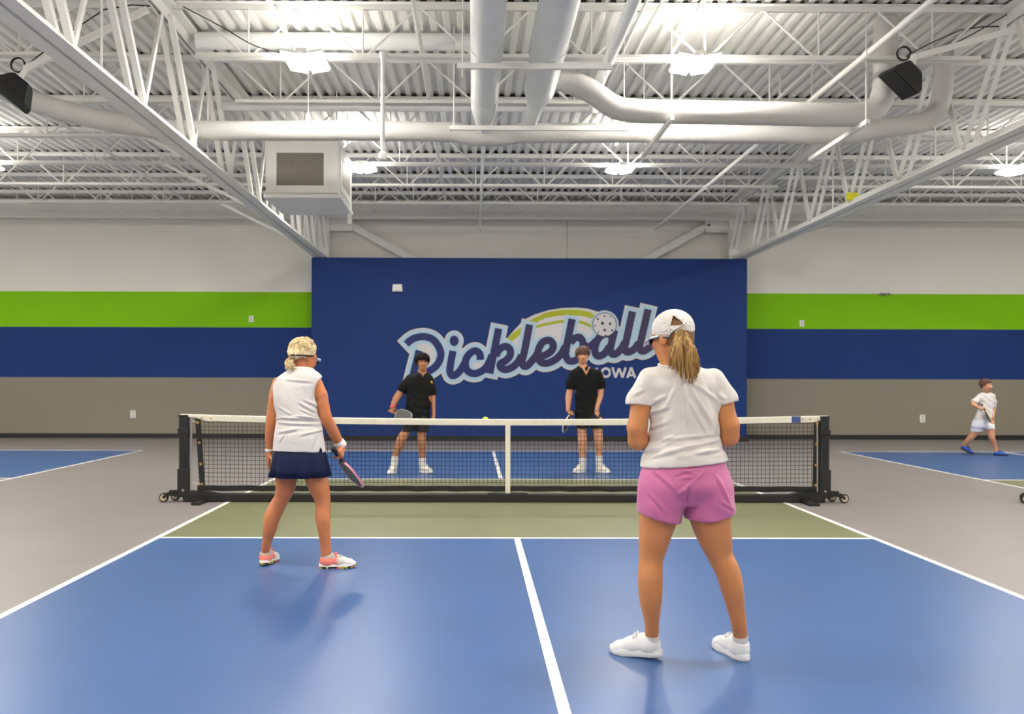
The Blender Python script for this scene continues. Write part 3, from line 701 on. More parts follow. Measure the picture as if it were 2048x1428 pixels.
def hermite(zs, A, n=60):
    zs = np.array(zs, float); A = np.array(A, float); o = np.argsort(zs); zs = zs[o]; A = A[o]
    m = np.gradient(A, zs, axis=0); q = np.linspace(zs[0], zs[-1], n); i = np.clip(np.searchsorted(zs, q, 'right')-1, 0, len(zs)-2)
    h = (zs[i+1]-zs[i])[:,None]; t = ((q-zs[i])[:,None])/h
    return q, (2*t**3-3*t**2+1)*A[i]+(t**3-2*t**2+t)*h*m[i]+(-2*t**3+3*t**2)*A[i+1]+(t**3-t**2)*h*m[i+1]
def loft(keys, k=.03, yaw=0, off=0, p=2.0, c0=(0,0)):
    """stack of ellipses along z: keys = (z, cx, cy, a, b)"""
    K = np.array(keys, float); q, V = hermite(K[:,0], K[:,1:])
    cs, sn = math.cos(yaw), math.sin(yaw)
    def fn(X, Y, Z):
        zf = np.broadcast_to(Z, np.broadcast(X, Y, Z).shape) if Z.size == 1 else Z
        cx, cy, a, b = (np.interp(Z.ravel(), q, V[:,i]).reshape(Z.shape) for i in range(4))
        a = np.maximum(a+off, .005); b = np.maximum(b+off, .005)
        x, y = X-cx, Y-cy; x, y = x*cs+y*sn, -x*sn+y*cs
        k0 = (np.abs(x/a)**p+np.abs(y/b)**p)**(1/p); k1 = np.sqrt((x/a**2)**2+(y/b**2)**2)
        d = np.where(k0 < .15, -np.minimum(a, b)*.9, k0*(k0-1)/np.maximum(k1, 1e-4))
        return np.maximum(d, np.maximum(q[0]-Z, Z-q[-1]))
    r = max(K[:,3].max(), K[:,4].max())+off
    lo = np.array([K[:,1].min()-r, K[:,2].min()-r, K[:,0].min()]); hi = np.array([K[:,1].max()+r, K[:,2].max()+r, K[:,0].max()])
    return (fn, lo, hi, k)
def smin(a, b, k):
    if k <= 0: return np.minimum(a, b)
    h = np.clip(.5+.5*(b-a)/k, 0, 1); return b+(a-b)*h-k*h*(1-h)
def volume(prims, h, off=0, clips=(), cuts=()):
    lo = np.min([p[1] for p in prims], 0)-off-.03; hi = np.max([p[2] for p in prims], 0)+off+.03
    ax = [np.arange(lo[i], hi[i]+h, h) for i in range(3)]
    D = np.full([len(a) for a in ax], .25, np.float32)
    for fn, a, b, k in prims:
        m = k+off+.03; sl = [slice(max(0, int((a[i]-m-lo[i])/h)), min(len(ax[i]), int((b[i]+m-lo[i])/h)+2)) for i in range(3)]
        X, Y, Z = (ax[0][sl[0]][:,None,None], ax[1][sl[1]][None,:,None], ax[2][sl[2]][None,None,:])
        D[tuple(sl)] = smin(D[tuple(sl)], fn(X, Y, Z).astype(np.float32), k)
    D -= off
    X, Y, Z = ax[0][:,None,None], ax[1][None,:,None], ax[2][None,None,:]
    for c in clips: D = np.maximum(D, c(X, Y, Z))
    for fn, a, b, k in cuts: D = np.maximum(D, -fn(X, Y, Z))
    return D, lo
def surface(D, lo, h):
    """surface nets"""
    I = D < 0; s = np.array(D.shape)-1
    cnt = np.zeros(s, np.int8)
    for i in (0,1):
        for j in (0,1):
            for k in (0,1): cnt += I[i:i+s[0], j:j+s[1], k:k+s[2]]
    act = (cnt > 0) & (cnt < 8); idx = np.argwhere(act); n = len(idx)
    vid = np.full(s, -1, np.int64); vid[act] = np.arange(n)
    acc = np.zeros((n,3)); num = np.zeros(n)
    cor = [(i,j,k) for i in (0,1) for j in (0,1) for k in (0,1)]
    val = {c: D[idx[:,0]+c[0], idx[:,1]+c[1], idx[:,2]+c[2]] for c in cor}
    for a in cor:
        for ax in range(3):
            if a[ax] == 0:
                b = list(a); b[ax] = 1; b = tuple(b); va, vb = val[a], val[b]; m = (va < 0) != (vb < 0)
                t = va[m]/(va[m]-vb[m]); p = np.tile(np.array(a, float), (m.sum(),1)); p[:,ax] += t
                acc[m] += p; num[m] += 1
    V = lo+(idx+acc/num[:,None])*h; F_ = []
    for ax in range(3):
        o = [i for i in range(3) if i != ax]; sl0 = [slice(1, s[i]) for i in range(3)]; sl0[ax] = slice(0, s[ax]); sl1 = list(sl0); sl1[ax] = slice(1, s[ax]+1)
        A = I[tuple(sl0)]; B = I[tuple(sl1)]; e = np.argwhere(A != B); st = A[tuple(e.T)]
        e = e+np.array([0 if i == ax else 1 for i in range(3)])
        d1 = np.zeros(3, int); d1[o[0]] = 1; d2 = np.zeros(3, int); d2[o[1]] = 1
        q = np.stack([vid[tuple((e-d1-d2).T)], vid[tuple((e-d2).T)], vid[tuple(e.T)], vid[tuple((e-d1).T)]], 1)
        fl = st if ax != 1 else ~st
        q[~fl] = q[~fl][:, ::-1]; F_.append(q)
    return V, np.concatenate(F_)
def normals(V, F_):
    n = np.cross(V[F_[:,2]]-V[F_[:,0]], V[F_[:,3]]-V[F_[:,1]]); N = np.zeros_like(V)
    for i in range(4): np.add.at(N, F_[:,i], n)
    return N/(np.linalg.norm(N, axis=1)[:,None]+1e-12)
def relax(V, F_, it=1, w=.5):
    E = np.concatenate([F_[:,[0,1]], F_[:,[1,2]], F_[:,[2,3]], F_[:,[3,0]]])
    for _ in range(it):
        S = np.zeros_like(V); n = np.zeros(len(V)); np.add.at(S, E[:,0], V[E[:,1]]); np.add.at(n, E[:,0], 1); V = V*(1-w)+w*S/n[:,None]
    return V
def flesh(name, prims, h, m, parent, off=0, clips=(), cuts=(), disp=None, it=2):
    """prims are relative to the thing's base"""
    D, lo = volume(prims, h, off, clips, cuts); V, F_ = surface(D, lo, h)
    V = relax(V, F_, it)
    if disp is not None: N = normals(V, F_); V = V+N*disp(V, N)[:,None]
    me = bpy.data.meshes.new(name); me.vertices.add(len(V)); me.vertices.foreach_set('co', V.astype(np.float32).ravel())
    me.loops.add(F_.size); me.loops.foreach_set('vertex_index', F_.astype(np.int32).ravel())
    me.polygons.add(len(F_)); me.polygons.foreach_set('loop_start', np.arange(0, F_.size, 4, dtype=np.int32))
    me.polygons.foreach_set('use_smooth', np.ones(len(F_), bool)); me.update(calc_edges=True); me.validate()
    me.materials.append(m)
    o = bpy.data.objects.new(name, me); C.objects.link(o); o.parent = parent; ORG[o] = ORG[parent]
    return o
def limb(J, prof, k=.02, f=1.0):
    """chain of round sections from silhouette rows (x_left, x_right, y, depth_offset) read in pixels"""
    c = [J((a+b)/2, y, d) for a, b, y, d in prof]; w = [(J(b, y, d)[0]-J(a, y, d)[0])/2 for a, b, y, d in prof]; P = []
    r = []
    for i in range(len(c)):
        t = c[min(i+1, len(c)-1)]-c[max(i-1, 0)]; q = math.hypot(t[0], t[2]); r.append(w[i]*(abs(t[2])/q if q > 1e-4 else 1)*f)
    t = np.concatenate(([0], np.cumsum([np.linalg.norm(c[i+1]-c[i]) for i in range(len(c)-1)])))
    _, V = hermite(t, np.column_stack([np.array(c), r]), 4*(len(c)-1)+1)
    for i in range(len(V)-1): P.append(cone(V[i,:3], V[i+1,:3], V[i,3], V[i+1,3], .002))
    return P
def creases(J, V, segs):
    """cloth folds: (x0, y0, x1, y1, width_m, height_m) read in pixels on the side towards the camera"""
    d = np.zeros(len(V)); bk = np.clip(-V[:,1]*30+.3, 0, 1)
    for x0, y0, x1, y1, w, h in segs:
        a = J(x0, y0, -.1)[[0,2]]; b = J(x1, y1, -.1)[[0,2]]; e = b-a; q = V[:,[0,2]]-a; t = q@e/(e@e); tc = np.clip(t, 0, 1)
        sg = (q[:,0]*e[1]-q[:,1]*e[0])/np.linalg.norm(e); ds = np.linalg.norm(q-tc[:,None]*e, axis=1)
        env = np.clip(np.minimum(tc, 1-tc)*4+.25, 0, 1)
        d += bk*h*env*(np.exp(-(ds/w)**2)-.7*np.exp(-((np.hypot(sg-w*1.5, ds-np.abs(sg)))/w)**2))
    return d
def tors(J, rows, D0):
    """rows (x_left, x_right, y, half_depth, centre_depth) -> loft keys"""
    K = []
    for a, b, y, hd, cy in rows:
        p, q = J(a, y, cy), J(b, y, cy); K.append((p[2], (p[0]+q[0])/2, cy, (q[0]-p[0])/2, hd))
    return K
def rotz(a): c, s = math.cos(a), math.sin(a); return np.array([[c,-s,0],[s,c,0],[0,0,1]])
def rotx(a): c, s = math.cos(a), math.sin(a); return np.array([[1,0,0],[0,c,-s],[0,s,c]])
def roty(a): c, s = math.cos(a), math.sin(a); return np.array([[c,0,s],[0,1,0],[-s,0,c]])
def head(c, R, s=1.0):
    c = np.array(c); P = lambda *v: c+R@(np.array(v)*s)
    r = lambda *v: np.array(v)*s
    H_ = [ell(P(0,-.012,.035), r(.074,.092,.082), R, .02), ell(P(0,.022,-.03), r(.060,.072,.078), R, .03), ell(P(0,.052,-.088), r(.026,.026,.022), R, .025),
          ell(P(0,.07,.028), r(.05,.022,.018), R, .02), cone(P(0,.092,.012), P(0,.108,-.024), .008*s, .013*s, .012), cone(P(-.010,.098,-.028), P(.010,.098,-.028), .009*s, .009*s, .008),
          ell(P(0,.082,-.055), r(.026,.016,.012), R, .012)]
    for q in (-1, 1):
        H_ += [ell(P(q*.036,.066,-.022), r(.022,.020,.02), R, .02), ell(P(q*.076,-.008,-.008), r(.009,.022,.032), R@rotz(q*-.3), .006)]
    return H_
def face(c, R, parent, s=1.0, brow=(60,42,34)):
    P = lambda *v: np.array(c)+R@(np.array(v)*s); o = ORG[parent]
    for q in (-1, 1):
        e = part('eye', MB().lathe((0,0,0), [(.002,-.011),(.008,-.008),(.0115,0),(.008,.008),(.002,.011)], 12), mat('eye_white', (225,220,215), .3), None, True)
        e.parent = parent; e.matrix_basis = Matrix.Translation(Vector(P(q*.032,.079,.006))) @ Matrix(R.tolist()).to_4x4() @ Matrix.Diagonal((1.0*s, s*.7, s*.45, 1)); ORG[e] = o
        ir = part('iris', MB().lathe((0,0,0), [(.001,-.004),(.005,-.002),(.0055,.002),(.001,.004)], 10), mat('iris_dark', (38,26,20), .3), None, True)
        ir.parent = parent; ir.matrix_basis = Matrix.Translation(Vector(P(q*.031,.0860,.006))) @ Matrix.Scale(s*1.1, 4); ORG[ir] = o
        b = part('eyebrow', MB().tube([P(q*.016,.093,.022)+o, P(q*.032,.092,.028)+o, P(q*.05,.078,.024)+o], [.004*s,.0045*s,.002*s], 6), mat('brow_%d' % brow[0], brow, .8), parent, True)
    part('lips', MB().tube([P(-.022,.086,-.056)+o, P(-.008,.097,-.053)+o, P(.008,.097,-.053)+o, P(.022,.086,-.056)+o], [.003*s,.0065*s,.0065*s,.003*s], 8), mat('lip', (176,104,92), .5), parent, True)
def hand(w, d, n, thumb, curl=(18,28,20), s=1.0, spread=.0, tcurl=.35):
    """w wrist, d direction of the metacarpals, n way the palm faces, thumb = +1/-1 side of cross(d, n)"""
    w = np.array(w, float); d = nrm(d); n = nrm(n-np.dot(n, d)*d); l = np.cross(d, n)*thumb; P = []
    for off, ln, i in ((.030,.068,0), (.010,.076,1), (-.011,.070,2), (-.030,.056,3)):
        kn = w+(d*(.088-.004*abs(i-1))+l*off*.95+n*0)*s
        P.append(cone(w+l*off*.45*s, kn, .0135*s, .0115*s, .016))
        a = 0; p = kn; r = [.0098,.0090,.0082,.0070]
        for j, fr in enumerate((.44,.31,.25)):
            a += math.radians(curl[j]*(1+.07*i)); q = p+(d*math.cos(a)+n*math.sin(a)+l*spread*(1.2-i)*.1)*ln*fr*s; P.append(cone(p, q, r[j]*s, r[j+1]*s, .004)); p = q
    b = w+(d*.018+l*.022+n*.006)*s; m = b+nrm(d*.6+l*.62+n*(.25+tcurl))*.046*s; t = m+nrm(d*.75+l*(.35-tcurl)+n*(.2+tcurl*1.4))*.034*s; t2 = t+nrm(d*.8+l*(.1-tcurl)+n*(.2+tcurl*1.4))*.022*s
    P += [cone(b, m, .0145*s, .0115*s, .014), cone(m, t, .011*s, .0095*s, .006), cone(t, t2, .0095*s, .0075*s, .005)]
    return P
def grip(w, a, fd, hint, s=1.0):
    """hand closed round a handle: a = handle direction (butt to head), fd = forearm direction"""
    a = nrm(a); d = nrm(np.array(fd)-np.dot(fd, a)*a); n = np.cross(a, d); th = 1
    if np.dot(n, hint) < 0: n = -n
    th = 1 if np.dot(np.cross(d, n), a) > 0 else -1
    P = hand(w, d, n, th, (62,82,60), s, 0, .75)
    return P, np.array(w)+(d*.086+n*.024)*s
def paddle(label, pos, a, fn_, face_m, edge_m, grip_m, base, scale=1.0):
    """pos = middle of the grip in world coordinates; a = direction of the blade; fn_ = way the face looks"""
    a = nrm(a); n = nrm(np.array(fn_)-np.dot(fn_, a)*a); u = np.cross(a, n); pos = np.array(pos)
    t = thing('pickleball_paddle', label, 'paddle', tuple(pos), 'paddles held by players')
    def P(x, y, z): return pos+(u*x+a*y+n*z)*scale
    def outline(sc, hw=.098, y0=.068, y1=.335):
        o = []; yc = (y0+y1)/2; hl = (y1-y0)/2
        for k in range(36):
            an = 2*math.pi*k/36; cx, sy = math.cos(an), math.sin(an); e = 2/3.4
            x = abs(cx)**e*(1 if cx > 0 else -1)*hw*sc; y = abs(sy)**e*(1 if sy > 0 else -1)*hl*(1-(1-sc)*hw/hl)
            if y < -.02: x *= 1-.35*((-y-.02)/hl)**2
            o.append((x, yc+y))
        return o
    def slab(out, z0, z1):
        n_ = len(out); mb = MB()
        return mb.add([P(x,y,z0) for x,y in out]+[P(x,y,z1) for x,y in out], [tuple(range(n_-1,-1,-1)), tuple(range(n_,2*n_))]+[(i,(i+1)%n_,n_+(i+1)%n_,n_+i) for i in range(n_)])
    part('blade', slab(outline(.985), -.0068, .0068), face_m, t)
    eo, ei = outline(1.02), outline(.95); m_ = MB(); N_ = len(eo)
    v = [P(x,y,z) for z in (-.008,.008) for x,y in eo]+[P(x,y,z) for z in (-.008,.008) for x,y in ei]; f = []
    for i in range(N_):
        j = (i+1)%N_; f += [(i,j,N_+j,N_+i), (N_+i,N_+j,3*N_+j,3*N_+i), (2*N_+j,2*N_+i,3*N_+i,3*N_+j), (j,i,2*N_+i,2*N_+j)]
    part('edge_guard', m_.add(v, f), edge_m, t)
    part('throat', MB().tube([P(0,.05,0),P(0,.085,0)], [.019*scale,.03*scale], 12, flat=.5) if False else slab([(-.018,.045),(.018,.045),(.034,.09),(-.034,.09)], -.0072, .0072), face_m, t)
    g = part('grip', MB().tube([P(0,-.07,0),P(0,-.062,0),P(0,.055,0),P(0,.062,0)], [.0165*scale,.0172*scale,.0165*scale,.013*scale], 12), grip_m, t, True, angle=60)
    part('butt_cap', MB().tube([P(0,-.078,0),P(0,-.074,0),P(0,-.062,0)], [.015*scale,.0195*scale,.019*scale], 12), RUBBER, g, True, angle=50)
    return t
def shoe(parent, heel, fwd, m_up, m_sole, L=.27, pitch_=0.0, lace=None, tread=None, tall=.105):
    """heel = point on the floor under the ankle (relative to the base); fwd = horizontal toe direction; pitch_ lifts the heel"""
    f_ = nrm((fwd[0], fwd[1], 0)); heel = np.array(heel, float)-f_*.052*L/.27; R = np.array([[f_[1], f_[0], 0], [-f_[0], f_[1], 0], [0, 0, 1]])@rotx(-pitch_); s = L/.27
    toe_drop = math.sin(pitch_)*L*.75; hp = np.array(heel, float)+np.array((0, 0, toe_drop))
    P = lambda x, y, z: hp+R@(np.array((x, y, z))*s)
    r = lambda *v: np.array(v)*s
    up = [ell(P(0,.045,.052), r(.036,.042,.050), R, .02), cone(P(0,.060,.05), P(0,.052,tall-.01), .040*s, .040*s, .02), cone(P(0,.06,.055), P(0,.15,.05), .038*s, .037*s, .03),
          cone(P(0,.15,.048), P(0,.215,.038), .037*s, .034*s, .03), ell(P(0,.222,.036), r(.043,.047,.028), R, .02), cone(P(0,.10,.085), P(0,.165,.062), .026*s, .022*s, .025)]
    zc = R[:,2]; base_z = P(0,0,.016)
    clips = [lambda X, Y, Z: -(zc[0]*(X-base_z[0])+zc[1]*(Y-base_z[1])+zc[2]*(Z-base_z[2]))]
    top = P(0,.045,tall-.008); tn = nrm(R@np.array((0,-.35,1)))
    clips.append(lambda X, Y, Z: tn[0]*(X-top[0])+tn[1]*(Y-top[1])+tn[2]*(Z-top[2]))
    o = flesh('shoe', up, .0045 if s > .8 else .005, m_up, parent, clips=clips, it=2)
    def wid(y): return np.interp(y, [0,.02,.05,.10,.14,.20,.24,.262,.274], [.012,.031,.038,.035,.037,.046,.040,.026,.006])
    ys = [0,.008,.02,.05,.08,.11,.14,.17,.20,.22,.24,.255,.266,.274]; out = [(-wid(y), y) for y in ys]+[(wid(y), y) for y in ys[::-1]]
    def ring(g, z, lift=0): return [P(x*g, .137+(y-.137)*(1+(g-1)*.4), z+max(0, (y-.19)/.08)**2*.012) for x, y in out]
    def bodym(levels):
        n_ = len(out); v = sum([ring(g, z) for g, z in levels], []); f = [tuple(range(n_-1,-1,-1)), tuple(range((len(levels)-1)*n_, len(levels)*n_))]
        for k in range(len(levels)-1):
            for i in range(n_): f.append((k*n_+i, k*n_+(i+1)%n_, (k+1)*n_+(i+1)%n_, (k+1)*n_+i))
        return MB().add(np.array(v)+ORG[parent], f)
    part('sole', bodym([(.97,.006 if tread else 0),(1.06,.008 if tread else .005),(1.08,.02),(1.02,.034)]), m_sole, o, True, angle=50)
    if tread: part('tread', bodym([(.97,0),(1.07,.002),(1.09,.016)]), tread, o, True, angle=50)
    lm_ = lace or m_sole
    for k in range(4):
        y = .115+.021*k; z = .1085-.0135*k-.0035*k*k*.3; w_ = .022
        part('lace', MB().tube([P(-w_,y,z-.012)+ORG[parent], P(-w_*.4,y+.005,z+.001)+ORG[parent], P(w_*.4,y+.008,z+.001)+ORG[parent], P(w_,y+.012,z-.012)+ORG[parent]], .0042*s, 6), lm_, o, True)
    part('lace_bow', MB().tube([q+ORG[parent] for q in spline([P(0,.115,.108),P(.022,.125,.116),P(.036,.135,.094),P(.02,.12,.104),P(0,.115,.108),P(-.022,.125,.116),P(-.036,.135,.094),P(-.018,.12,.104),P(0,.115,.108)], 4)], .0035*s, 6), lm_, o, True)
    return o
def sockm(parent, p, q, r0, r1, m, name='sock'):
    o = ORG[parent]; return part(name, MB().tube([np.array(p)+o, (np.array(p)*.5+np.array(q)*.5)+o, np.array(q)+o], [r0, (r0+r1)/2, r1], 18), m, parent, True, angle=60)
def strands(parent, name, roots, tips, mids, m, r=.0028, n=6):
    mb = MB(); o = ORG[parent]
    for a, b, c in zip(roots, mids, tips):
        P = spline([a, b, c], n//2); k = len(P); mb.tube([p+o for p in P], [r*(1-.75*(i/(k-1))**2) for i in range(k)], 5, cap=False)
    ob = part(name, mb, m, parent, True); return ob
def vnoise(V, sc, seed=0):
    r = np.random.default_rng(seed); s = np.zeros(len(V))
    for i in range(5): k = r.normal(size=3)*sc; s += np.sin(V@k+r.uniform(0, 6.28))
    return s/2.2

SKIN_A = mat('skin_tan', (198,130,80), .5, .06, 14, .08, 90, sss=.08)
SKIN_B = mat('skin_warm', (198,122,76), .5, .07, 14, .08, 90, sss=.08)
SKIN_C = mat('skin_light', (206,148,112), .5, .05, 14, sss=.05)
SKIN_D = mat('skin_olive', (176,118,84), .5, .05, 14, sss=.05)
SHIRT_W = mat('white_jersey', (214,208,203), .8, .015, 20, .4, 26, sheen=.2)
WHITE_C = mat('white_cap_cloth', (218,213,208), .75, .02, 20, .15, 260)
PINK = mat('pink_shorts_cloth', (198,106,154), .6, .03, 10, .12, 120, sheen=.2)
NAVYS = mat('navy_skirt_cloth', (13,24,58), .75, .06, 10, .12, 160, spec=.25)
BLK_C = mat('black_polo_cloth', (15,15,16), .8, .1, 20, .12, 200, spec=.25)
BLK_S = mat('charcoal_shorts_cloth', (34,33,34), .75, .1, 20)
SHOE_W = mat('white_shoe', (228,228,226), .55, .02, 10, .1, 180); SOLE_W = mat('white_sole', (232,231,226), .5)
CREAM = mat('cream_shoe', (222,214,200), .6, .05, 12)
HAIR_BR = mat('brown_hair', (88,56,38), .5, .5, 60, stretch=(1,1,.15)); HAIR_DK = mat('dark_hair', (24,19,18), .75, .3, 60, stretch=(1,1,.2), spec=.2)
HAIR_BL = mat('blonde_hair', (196,164,110), .45, 1, 55, .3, 120, stretch=(1,1,.3), col2=(238,220,176))
HAIR_HG = mat('highlighted_hair', (92,58,28), .42, 1, 110, .2, 120, stretch=(1,1,.05), col2=(222,178,108))
HAIR_SH = mat('dark_blonde_hair', (124,88,50), .55, .3, 60, stretch=(1,1,.2))
CORAL = (250,138,122)

def Jf(base):
    base = np.array(base, float)
    def J(px, py, dy=0.0): return W(px, py, base[1]+dy)-base
    return J

# ---------------------------------------------------------------- woman in white tee and pink shorts (near, right)
b0 = W(1392, 1322, 4.14); b0[2] = 0
pw = thing('person', 'woman seen from behind in white cap, white tee and pink shorts with ponytail', 'person', tuple(b0)); J = Jf(b0)
legs = limb(J, [(1283,1372,985,0),(1279,1357,1031,0),(1279,1341,1077,.0),(1279,1327,1123,.0),(1277,1327,1160,-.015),(1281,1325,1200,-.015),(1290,1320,1242,0),(1292,1319,1268,.02),(1294,1318,1290,.03)], .02)
legs += limb(J, [(1372,1466,985,0),(1382,1463,1038,0),(1398,1466,1077,0),(1415,1469,1110,.0),(1432,1483,1143,-.01),(1445,1490,1182,-.015),(1456,1492,1215,-.005),(1464,1495,1245,.0),(1468,1497,1268,.02),(1471,1496,1290,.03)], .02)
tk = tors(J, [(1313,1404,738,.055,.0),(1290,1430,752,.085,.0),(1292,1437,775,.105,.0),(1297,1437,812,.118,.0),(1300,1441,850,.118,.0),(1297,1443,885,.122,.0),(1290,1450,915,.130,-.005),(1285,1460,950,.135,-.005),(1283,1467,985,.130,0)], 0)
rows_sh = [(1318,1398,732,.05,.0),(1296,1428,745,.085,.0),(1287,1437,760,.105,.0),(1294,1437,790,.118,.0),(1298,1438,812,.124,.0),(1300,1442,850,.124,.0),(1298,1443,885,.130,.0),(1291,1449,900,.142,-.005),(1284,1457,918,.152,-.005),(1281,1462,938,.156,-.005)]
body = legs+[loft(tk, .03, off=-.034)]
armL = [cone(J(1296,764,0), J(1284,800,-.01), .052, .050, .03), cone(J(1284,800,-.01), J(1275,855,-.02), .048, .046, .02), cone(J(1275,855,-.02), J(1276,880,.0), .044, .043, .02), cone(J(1276,880,.0), J(1320,872,.24), .043, .026, .02)]
armR = [cone(J(1431,764,0), J(1445,800,-.01), .052, .050, .03), cone(J(1445,800,-.01), J(1459,850,-.02), .049, .046, .02), cone(J(1459,850,-.02), J(1459,872,.0), .046, .045, .02), cone(J(1459,872,.0), J(1405,876,.24), .044, .026, .02)]
Rh = rotz(math.radians(40))@rotx(-.10); hc = J(1344,676,.01)
body += armL+armR+[cone(J(1352,738,.0), hc+np.array((0,0,-.06)), .060, .054, .03)]+head(hc, Rh)
# hands meet on the paddle grip in front of her
pa = nrm((-.82,.25,.42)); wR = J(1405,876,.24); wL = J(1320,872,.24)
gp, gc = grip(wR, pa, wL-wR+np.array((0,.18,0)), (0,.2,-1)); body += gp
body += hand(wL, (.75,.6,.05), (.2,-.1,-1) , -1, (30,40,30))
flesh('body', body, .006, SKIN_A, pw)
def tee_disp(V, N):
    z = V[:,2]; x = V[:,0]+.04; d = vnoise(V, 9, 3)*.004
    fan = np.sin(26*np.arctan2(x, 1.55-z)+3*np.sin(6*z))*np.clip((1.42-z)*3, 0, 1)*np.clip((z-1.0)*6, 0, 1)*.010
    hor = np.sin(105*z+16*x+2.5*np.sin(9*x))*np.clip(1-np.abs(z-1.02)/.07, 0, 1)*.009
    diag = np.sin(60*(z*.8+x*1.1)+2*np.sin(14*x))*np.clip((x-.0)*6, 0, 1)*np.clip(1-np.abs(z-1.2)/.16, 0, 1)*.008
    diag2 = np.sin(58*(z*.9-x*1.0)+2*np.sin(12*x))*np.clip((-x-.03)*8, 0, 1)*np.clip(1-np.abs(z-1.15)/.16, 0, 1)*.008
    cr_ = creases(J, V, [(1371,772,1376,850,.010,.009),(1382,778,1428,852,.010,.009),(1376,800,1416,868,.009,.008),(1392,770,1440,800,.009,.007),(1360,785,1366,835,.008,.006),(1350,775,1330,815,.009,.006),
        (1300,812,1334,790,.009,.008),(1302,828,1340,812,.009,.007),(1300,860,1336,842,.009,.006),(1290,908,1346,880,.010,.010),(1300,915,1370,893,.009,.009),(1330,878,1440,866,.009,.007),(1352,897,1444,878,.010,.010),(1380,905,1446,897,.009,.009),(1310,893,1350,868,.008,.007),(1436,830,1425,880,.008,.006),(1444,790,1456,798,.008,.006),(1270,790,1292,778,.008,.006)])
    return (d+fan*.4+hor*.5+diag*.4+diag2*.4+cr_)*np.clip((z-.945)*20, .1, 1)
hemL, hemR = J(1284,934), J(1457,919)
def hem(X, Y, Z): return (hemL[2]+(hemR[2]-hemL[2])*(X-hemL[0])/(hemR[0]-hemL[0]))-Z
slv = []
for P3, s in (((J(1300,757,0), J(1280,800,-.01), J(1275,822,-.015)), -1), ((J(1428,757,0), J(1449,798,-.01), J(1456,818,-.015)), 1)):
    slv += [cone(P3[0], P3[1], .054, .057, .035), cone(P3[1], P3[2], .057, .059, .02)]
sleeve_cut = []
def sclip(p, n):
    p = np.array(p); n = nrm(n)
    xb = J(1297 if p[0] < 0 else 1437, 812)[0]; zb = J(0, 872)[2]; sg_ = -1 if p[0] < xb else 1
    return lambda X, Y, Z: np.where(((X-xb)*sg_ > 0) & (Z > zb) & (Y < 9), n[0]*(X-p[0])+n[1]*(Y-p[1])+n[2]*(Z-p[2]), -1)
tee = flesh('tee_shirt', [loft(tors(J, rows_sh, 0), .03)]+slv, .0055, SHIRT_W, pw, clips=[hem, sclip(J(1272,809), (-.08,0,-1)), sclip(J(1459,803), (.18,0,-1))], disp=tee_disp)
tee['label'] = 'white short-sleeved tee'
part('collar', MB().tube([J(1352,730,.0)+b0+np.array((.078*math.cos(a), .062*math.sin(a), .012*math.sin(a))) for a in np.linspace(0, 2*math.pi, 25)], .009, 8), SHIRT_W, tee, True)
def sh_disp(V, N):
    z = V[:,2]; x = V[:,0]+.045; return vnoise(V, 10, 5)*.003+np.sin(34*x+5*np.sin(9*z))*np.clip((.86-z)*5, 0, 1)*.0045+np.sin(70*z-30*np.abs(x)+2)*np.clip(1-np.abs(z-.90)/.06, 0, 1)*np.clip(1-np.abs(x)/.14, 0, 1)*.004+creases(J, V, [(1352,936,1386,944,.008,.008),(1350,946,1384,936,.007,.007),(1358,955,1380,950,.007,.006),(1384,958,1352,985,.009,.007),(1386,955,1402,940,.008,.007),(1310,940,1345,975,.010,.006),(1430,950,1462,1010,.010,.007),(1290,960,1284,1010,.010,.007),(1300,985,1330,1022,.009,.006),(1440,1000,1468,1018,.008,.006),(1372,965,1370,1005,.006,-.009)])
lc, rc = J(1318,1000), J(1424,1000)
sh = [loft(tors(J, [(1297,1445,908,.120,0),(1289,1455,930,.138,-.006),(1283,1461,945,.147,-.008),(1280,1466,970,.150,-.012),(1284,1464,1005,.10,-.005)], 0), .03),
      loft(tors(J, [(1300,1360,935,.07,-.005),(1284,1371,962,.12,-.008),(1278,1370,1000,.128,-.005),(1275,1364,1030,.118,0),(1274,1362,1050,.115,0)], 0), .02), loft(tors(J, [(1385,1450,935,.07,-.005),(1369,1464,962,.12,-.008),(1371,1471,1000,.128,-.005),(1371,1475,1030,.12,0),(1371,1476,1050,.118,0)], 0), .02)]
hz0 = J(1320,1034)[2]; xl_, xm_, xr_ = J(1275,1000)[0], J(1367,1000)[0], J(1475,1000)[0]
def shem(X, Y, Z):
    zz = np.where(X < xm_, hz0+.030-.055*np.clip((X-xl_)/(xm_-xl_), 0, 1)**.7, hz0-.004+.045*np.clip((X-xm_-.13)/(xr_-xm_-.13), 0, 1)**1.5); return zz-Z+0*Y
notch = cone(J(1367,1040,-.3), J(1368,1018,-.3), .014, .003)
so = flesh('shorts', sh, .0055, PINK, pw, clips=[shem], disp=sh_disp, it=2); so['label'] = 'pink running shorts'
